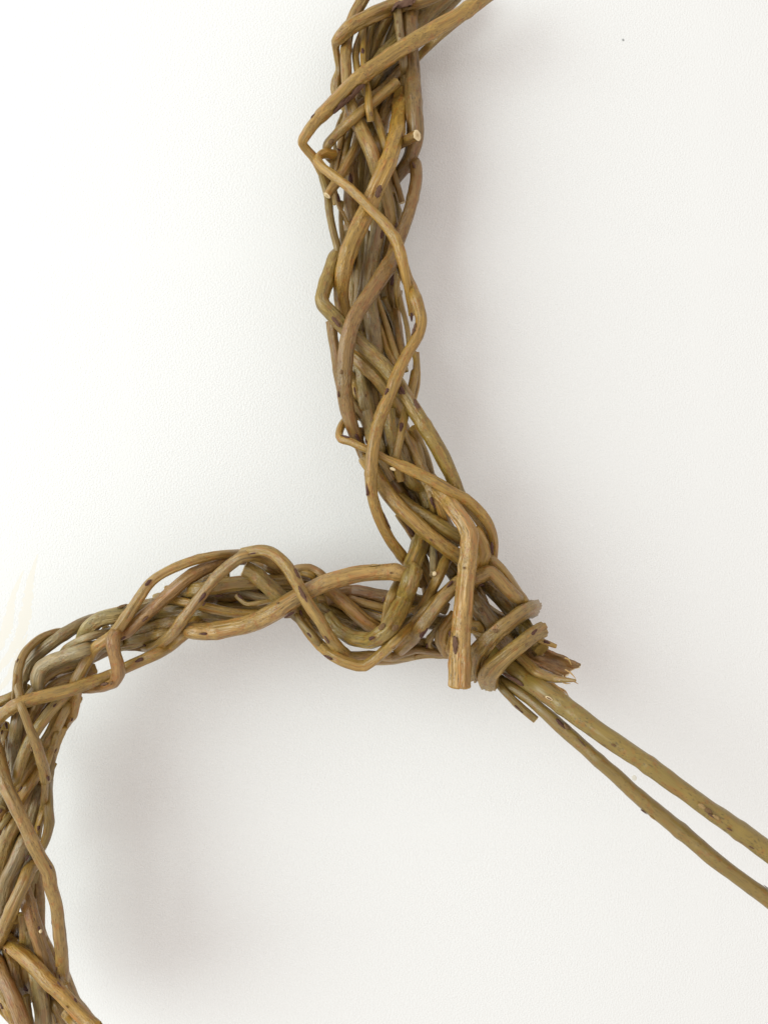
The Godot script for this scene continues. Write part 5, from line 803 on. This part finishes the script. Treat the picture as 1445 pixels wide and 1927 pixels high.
	mark(63, "knot", V3(15.2,-9.1,39.6), V3(0.77,-0.63,0.02), V3(-0.28,-0.34,0.90), 1.28, 0.59)
	mark(92, "cut", V3(16.2,-19.9,42.5), V3(-0.45,-0.89,0.02), V3(-0.75,0.37,0.55), 1.58, 1.46)
	mark(69, "bud", V3(21.1,-23.2,43.3), V3(0.71,0.67,-0.21), V3(-0.44,0.49,0.75), 2.83, 1.31)
	mark(69, "bud", V3(31.6,-23.6,40.9), V3(0.92,0.37,0.08), V3(0.36,-0.90,0.24), 1.59, 1.32)
	mark(104, "knot", V3(2.2,-19.5,44.8), V3(1.00,-0.01,0.06), V3(-0.00,-0.15,0.99), 0.94, 0.58)
	mark(66, "knot", V3(25.0,-17.5,49.7), V3(-0.14,-0.99,0.09), V3(-0.30,0.04,0.95), 0.77, 0.71)
	mark(60, "scar", V3(8.7,6.1,24.6), V3(0.43,-0.87,-0.25), V3(0.88,0.40,0.24), 3.37, 0.78)
	mark(66, "scar", V3(22.0,-41.3,52.1), V3(-0.02,-1.00,0.07), V3(-0.54,0.01,0.84), 4.55, 1.96)
	mark(69, "bud", V3(12.8,-38.9,44.0), V3(0.56,0.76,0.33), V3(0.67,-0.55,0.50), 4.08, 1.88)
	mark(69, "bud", V3(12.0,-39.1,44.6), V3(0.56,0.76,0.33), V3(0.50,-0.46,0.73), 2.19, 1.44)
	mark(66, "bud", V3(20.6,-38.3,49.4), V3(-0.05,-1.00,0.07), V3(-0.97,0.05,0.24), 1.84, 1.28)
	mark(82, "bud", V3(47.8,-38.1,46.0), V3(-0.68,-0.54,0.49), V3(0.10,0.36,0.93), 2.49, 1.58)
	mark(82, "knot", V3(45.0,-41.9,47.1), V3(-0.75,-0.60,0.27), V3(0.28,-0.31,0.91), 1.08, 0.72)
	mark(73, "knot", V3(32.0,-32.4,35.4), V3(0.58,-0.79,0.21), V3(-0.04,-0.03,1.00), 1.78, 1.20)
	mark(86, "bud", V3(14.6,-45.6,28.1), V3(0.22,-0.62,-0.76), V3(-0.61,-0.38,0.69), 2.00, 1.39)
	mark(71, "knot", V3(3.5,-36.0,52.3), V3(-0.56,-0.68,0.47), V3(0.51,-0.27,0.81), 2.43, 1.68)
	mark(196, "bud", V3(53.7,-43.0,36.5), V3(0.94,-0.31,0.16), V3(0.07,0.23,0.97), 2.10, 1.64)
	mark(193, "scar", V3(42.5,-55.3,36.7), V3(0.72,-0.49,0.49), V3(-0.60,-0.53,0.60), 6.77, 2.23)
	mark(193, "cutscar", V3(52.5,-59.4,45.5), V3(0.78,-0.53,0.34), V3(-0.16,-0.20,0.97), 2.49, 1.01)
	mark(81, "knot", V3(35.4,-37.7,47.2), V3(-0.75,-0.66,-0.04), V3(-0.17,0.19,0.97), 1.55, 1.14)
	mark(71, "knot", V3(10.8,-18.9,47.3), V3(-0.19,-0.68,0.71), V3(0.53,0.29,0.80), 0.93, 0.57)
	mark(74, "bud", V3(33.8,-25.2,27.1), V3(0.63,-0.63,0.45), V3(-0.47,-0.20,0.86), 1.50, 1.24)
	mark(71, "bud", V3(-3.8,-39.2,51.7), V3(-0.70,-0.44,-0.56), V3(-0.39,0.05,0.92), 1.98, 1.54)
	mark(71, "knot", V3(-0.8,-35.5,51.9), V3(-0.70,-0.70,0.15), V3(-0.54,0.55,0.64), 2.43, 2.10)
	mark(71, "knot", V3(3.5,-36.2,52.2), V3(-0.56,-0.68,0.47), V3(0.55,-0.30,0.78), 2.12, 1.82)
	mark(102, "scar", V3(-27.3,-19.4,47.5), V3(0.51,-0.85,0.11), V3(0.73,0.44,0.53), 2.78, 1.71)
	mark(102, "scar", V3(-25.5,-25.8,49.1), V3(0.47,-0.88,0.04), V3(0.02,0.01,1.00), 4.61, 1.28)
	mark(104, "bud", V3(-30.4,-33.0,43.6), V3(0.85,0.53,0.05), V3(0.51,-0.82,0.24), 3.45, 1.74)
	mark(123, "bud", V3(-27.1,-33.1,38.6), V3(0.42,-0.82,0.40), V3(0.82,0.52,0.24), 2.24, 1.63)
	mark(104, "flake", V3(-3.2,-17.0,42.9), V3(1.00,0.03,0.01), V3(-0.03,0.90,0.44), 3.46, 0.87)
	mark(117, "bud", V3(-47.6,-28.3,34.5), V3(0.74,-0.63,0.24), V3(0.53,0.68,0.52), 2.28, 1.80)
	mark(70, "bud", V3(-17.9,-46.2,46.0), V3(0.78,-0.46,0.43), V3(-0.51,-0.54,0.67), 3.11, 1.44)
	mark(123, "bud", V3(-23.9,-39.9,41.8), V3(0.63,-0.72,0.30), V3(-0.36,-0.31,0.88), 2.53, 1.46)
	mark(72, "bud", V3(-0.1,-28.3,41.1), V3(-0.36,-0.93,0.01), V3(-0.91,0.35,0.24), 1.90, 1.32)
	mark(102, "bud", V3(-42.2,-13.3,44.9), V3(0.86,0.05,0.52), V3(-0.24,-0.44,0.87), 2.81, 0.87)
	mark(102, "scar", V3(-18.3,-40.5,46.6), V3(0.54,-0.80,-0.26), V3(-0.60,-0.43,0.67), 2.48, 1.29)
	mark(104, "knot", V3(2.2,-19.4,44.9), V3(1.00,-0.01,0.06), V3(-0.00,-0.11,0.99), 0.78, 0.58)
	mark(70, "knot", V3(3.3,-42.3,51.2), V3(0.72,0.67,0.16), V3(0.54,-0.59,0.60), 1.22, 0.70)
	mark(104, "knot", V3(-33.9,-29.0,45.1), V3(0.85,0.52,0.07), V3(-0.37,0.59,0.72), 0.94, 0.72)
	mark(131, "bud", V3(-76.5,-22.9,40.5), V3(-0.70,-0.71,0.06), V3(-0.26,0.25,0.93), 2.54, 1.76)
	mark(103, "bud", V3(-58.3,-27.5,43.6), V3(0.60,0.80,0.00), V3(0.32,-0.24,0.91), 3.45, 1.74)
	mark(104, "bud", V3(-58.3,-39.3,42.5), V3(1.00,-0.00,-0.00), V3(-0.00,-0.21,0.98), 2.36, 1.31)
	mark(133, "bud", V3(-79.7,-48.3,40.0), V3(-0.90,-0.43,0.05), V3(-0.09,0.19,0.98), 2.71, 1.76)
	mark(132, "bud", V3(-83.7,-40.6,43.4), V3(-0.28,-0.32,0.91), V3(0.93,-0.27,0.24), 2.20, 1.31)
	mark(132, "scar", V3(-77.9,-35.0,39.0), V3(-0.74,-0.67,0.01), V3(0.29,-0.31,0.91), 1.92, 1.03)
	mark(103, "bud", V3(-58.0,-29.6,42.1), V3(0.60,0.80,0.01), V3(0.77,-0.58,0.24), 1.58, 1.31)
	mark(136, "knot", V3(-86.7,-31.1,35.5), V3(-0.92,-0.22,0.33), V3(-0.15,0.86,0.49), 3.24, 1.35)
	mark(132, "knot", V3(-87.3,-54.8,44.4), V3(-0.51,-0.75,-0.43), V3(-0.46,0.08,0.88), 1.41, 1.01)
	mark(115, "bud", V3(-54.6,-27.7,35.6), V3(0.95,0.14,-0.28), V3(0.16,-0.96,0.24), 2.27, 1.50)
	mark(132, "knot", V3(-59.3,-19.1,36.2), V3(-0.80,-0.41,0.44), V3(0.05,-0.08,1.00), 0.81, 0.60)
	mark(103, "bud", V3(-80.5,-45.0,31.3), V3(0.45,-0.03,0.89), V3(-0.63,0.40,0.66), 1.65, 1.22)
	mark(132, "scar", V3(-90.3,-55.5,42.1), V3(-0.72,-0.31,-0.62), V3(-0.55,0.36,0.76), 2.84, 1.17)
	mark(131, "bud", V3(-76.8,-23.0,40.4), V3(-0.70,-0.71,0.06), V3(-0.32,0.31,0.89), 2.23, 1.62)
	mark(139, "scar", V3(-108.9,-55.1,36.8), V3(-0.80,-0.54,0.26), V3(0.56,-0.79,0.24), 2.26, 1.04)
	mark(131, "bud", V3(-103.8,-69.1,34.2), V3(-0.28,-0.67,-0.68), V3(0.04,-0.50,0.86), 1.47, 0.90)
	mark(134, "bud", V3(-117.8,-47.8,43.1), V3(-0.31,-0.87,0.39), V3(-0.78,0.33,0.54), 1.26, 0.73)
	mark(154, "bud", V3(-127.2,-72.0,30.9), V3(-0.05,-0.86,-0.51), V3(0.47,0.00,0.88), 2.31, 1.52)
	mark(131, "bud", V3(-103.8,-69.3,34.1), V3(-0.28,-0.67,-0.68), V3(0.09,-0.56,0.82), 1.14, 0.75)
	mark(146, "bud", V3(-108.9,-79.3,35.1), V3(-0.29,-0.85,0.44), V3(0.94,-0.23,0.24), 1.46, 0.90)
	mark(134, "bud", V3(-106.3,-84.6,46.8), V3(0.07,-0.91,-0.40), V3(0.50,-0.00,0.86), 1.24, 1.00)
	mark(144, "bud", V3(-106.9,-62.8,40.3), V3(-0.70,-0.69,0.17), V3(-0.20,0.20,0.96), 1.59, 1.03)
	mark(134, "knot", V3(-110.8,-74.7,48.6), V3(0.34,-0.93,-0.11), V3(-0.91,-0.33,0.24), 1.54, 1.14)
	mark(155, "knot", V3(-118.9,-79.5,46.9), V3(0.19,-0.90,0.40), V3(0.93,0.27,0.24), 0.93, 0.72)
	mark(150, "bud", V3(-126.9,-73.3,34.7), V3(-0.24,-0.97,0.07), V3(-0.94,0.23,0.24), 1.46, 1.05)
	mark(134, "bud", V3(-106.3,-84.5,46.8), V3(0.07,-0.91,-0.40), V3(0.51,0.01,0.86), 1.39, 1.29)
	mark(157, "bud", V3(-117.5,-89.7,41.9), V3(-0.58,-0.80,-0.16), V3(-0.78,0.54,0.33), 2.21, 1.02)
	mark(163, "bud", V3(-114.6,-111.3,43.1), V3(-0.36,-0.92,0.15), V3(0.90,-0.35,0.24), 2.04, 1.31)
	mark(155, "bud", V3(-102.8,-109.5,53.5), V3(0.42,-0.91,-0.07), V3(0.51,0.24,0.83), 1.36, 0.70)
	mark(165, "bud", V3(-123.1,-96.0,43.3), V3(-0.73,-0.59,0.35), V3(-0.19,0.44,0.88), 1.41, 1.60)
	mark(160, "scar", V3(-110.0,-99.6,41.5), V3(0.02,-1.00,0.04), V3(-0.97,-0.02,0.24), 1.58, 0.88)
	mark(161, "bud", V3(-112.2,-102.8,40.5), V3(-0.21,-0.97,-0.10), V3(0.06,-0.02,1.00), 1.59, 1.32)
	mark(171, "bud", V3(-108.8,-131.5,47.9), V3(0.30,-0.95,0.07), V3(0.43,0.13,0.89), 1.39, 1.00)
	mark(171, "cut", V3(-108.3,-132.4,47.8), V3(0.30,-0.95,0.06), V3(0.54,0.17,0.83), 1.23, 1.00)
	mark(155, "bud", V3(-103.3,-128.1,51.1), V3(0.10,-1.00,-0.02), V3(-0.97,-0.10,0.24), 1.68, 0.84)
	mark(172, "bud", V3(-121.8,-141.6,42.5), V3(0.40,-0.38,0.83), V3(-0.83,-0.49,0.24), 1.42, 1.02)
	mark(155, "bud", V3(-101.9,-142.8,50.7), V3(0.11,-0.98,-0.17), V3(-0.76,-0.09,0.64), 1.83, 0.99)
	mark(155, "bud", V3(-101.1,-145.0,50.7), V3(0.20,-0.86,-0.48), V3(-0.54,-0.18,0.82), 1.83, 0.99)
	mark(176, "scar", V3(-117.5,-134.3,42.3), V3(0.09,-0.99,-0.10), V3(-0.97,-0.09,0.24), 3.47, 1.17)
	mark(155, "bud", V3(-102.7,-137.9,50.5), V3(0.08,-0.99,-0.11), V3(-0.94,-0.08,0.33), 1.22, 0.71)
	mark(171, "knot", V3(-110.4,-128.7,47.9), V3(0.30,-0.94,0.15), V3(0.13,0.05,0.99), 0.77, 0.57)
	mark(181, "bud", V3(-120.9,-156.4,47.1), V3(0.46,-0.84,0.29), V3(-0.80,-0.38,0.46), 1.86, 1.72)
	mark(172, "bud", V3(-93.5,-148.3,57.4), V3(0.70,-0.70,0.16), V3(0.63,0.64,0.44), 1.48, 0.96)
	mark(178, "bud", V3(-106.7,-153.5,46.8), V3(0.15,-0.99,-0.00), V3(0.80,0.12,0.59), 1.24, 0.86)
	mark(172, "scar", V3(-99.1,-144.2,55.8), V3(0.72,-0.66,0.19), V3(0.62,0.70,0.35), 1.79, 0.69)
	mark(172, "knot", V3(-95.9,-149.9,58.0), V3(0.70,-0.70,0.15), V3(-0.48,-0.47,0.74), 1.04, 0.55)
	mark(179, "bud", V3(-115.2,-153.8,42.8), V3(0.28,-0.82,-0.51), V3(0.90,0.14,0.40), 2.20, 1.75)
	mark(194, "bud", V3(56.7,-68.0,43.8), V3(0.71,-0.66,0.25), V3(0.21,0.25,0.94), 4.08, 1.74)
	mark(194, "knot", V3(58.6,-68.7,43.8), V3(0.72,-0.65,0.24), V3(0.44,0.50,0.74), 2.51, 1.88)
	mark(194, "scar", V3(62.6,-73.1,46.7), V3(0.73,-0.63,0.27), V3(0.19,0.25,0.95), 2.79, 0.57)
	mark(195, "bud", V3(44.0,-64.6,36.7), V3(0.72,-0.66,0.19), V3(-0.51,-0.53,0.67), 2.26, 0.89)
	mark(195, "bud", V3(45.1,-65.8,37.0), V3(0.73,-0.66,0.18), V3(-0.54,-0.58,0.61), 1.29, 0.74)
	mark(193, "knot", V3(70.2,-71.5,55.1), V3(0.80,-0.55,0.26), V3(-0.21,-0.29,0.93), 1.50, 0.83)
	mark(194, "bud", V3(80.6,-93.1,51.9), V3(0.77,-0.62,0.16), V3(-0.62,-0.75,0.24), 2.13, 0.84)
	mark(194, "flake", V3(82.9,-94.7,52.6), V3(0.77,-0.62,0.16), V3(-0.62,-0.75,0.24), 1.67, 0.84)
	mark(193, "flake", V3(94.2,-87.4,63.0), V3(0.81,-0.57,0.15), V3(-0.12,-0.16,0.98), 2.61, 1.34)
	mark(193, "knot", V3(95.9,-88.5,63.5), V3(0.81,-0.57,0.16), V3(-0.10,-0.14,0.98), 2.31, 1.60)
	mark(193, "flake", V3(97.9,-90.1,64.0), V3(0.81,-0.57,0.16), V3(-0.13,-0.19,0.97), 2.31, 0.93)
	mark(193, "scar", V3(96.6,-89.8,63.6), V3(0.81,-0.57,0.16), V3(-0.25,-0.34,0.91), 1.73, 0.80)
	mark(193, "scar", V3(101.5,-93.4,64.8), V3(0.80,-0.58,0.15), V3(-0.28,-0.40,0.87), 1.44, 0.53)
	mark(193, "scar", V3(107.3,-98.1,66.3), V3(0.80,-0.58,0.15), V3(-0.37,-0.50,0.78), 1.43, 0.53)
	mark(194, "bud", V3(113.2,-111.2,63.0), V3(0.80,-0.58,0.16), V3(0.56,0.79,0.24), 1.74, 0.54)
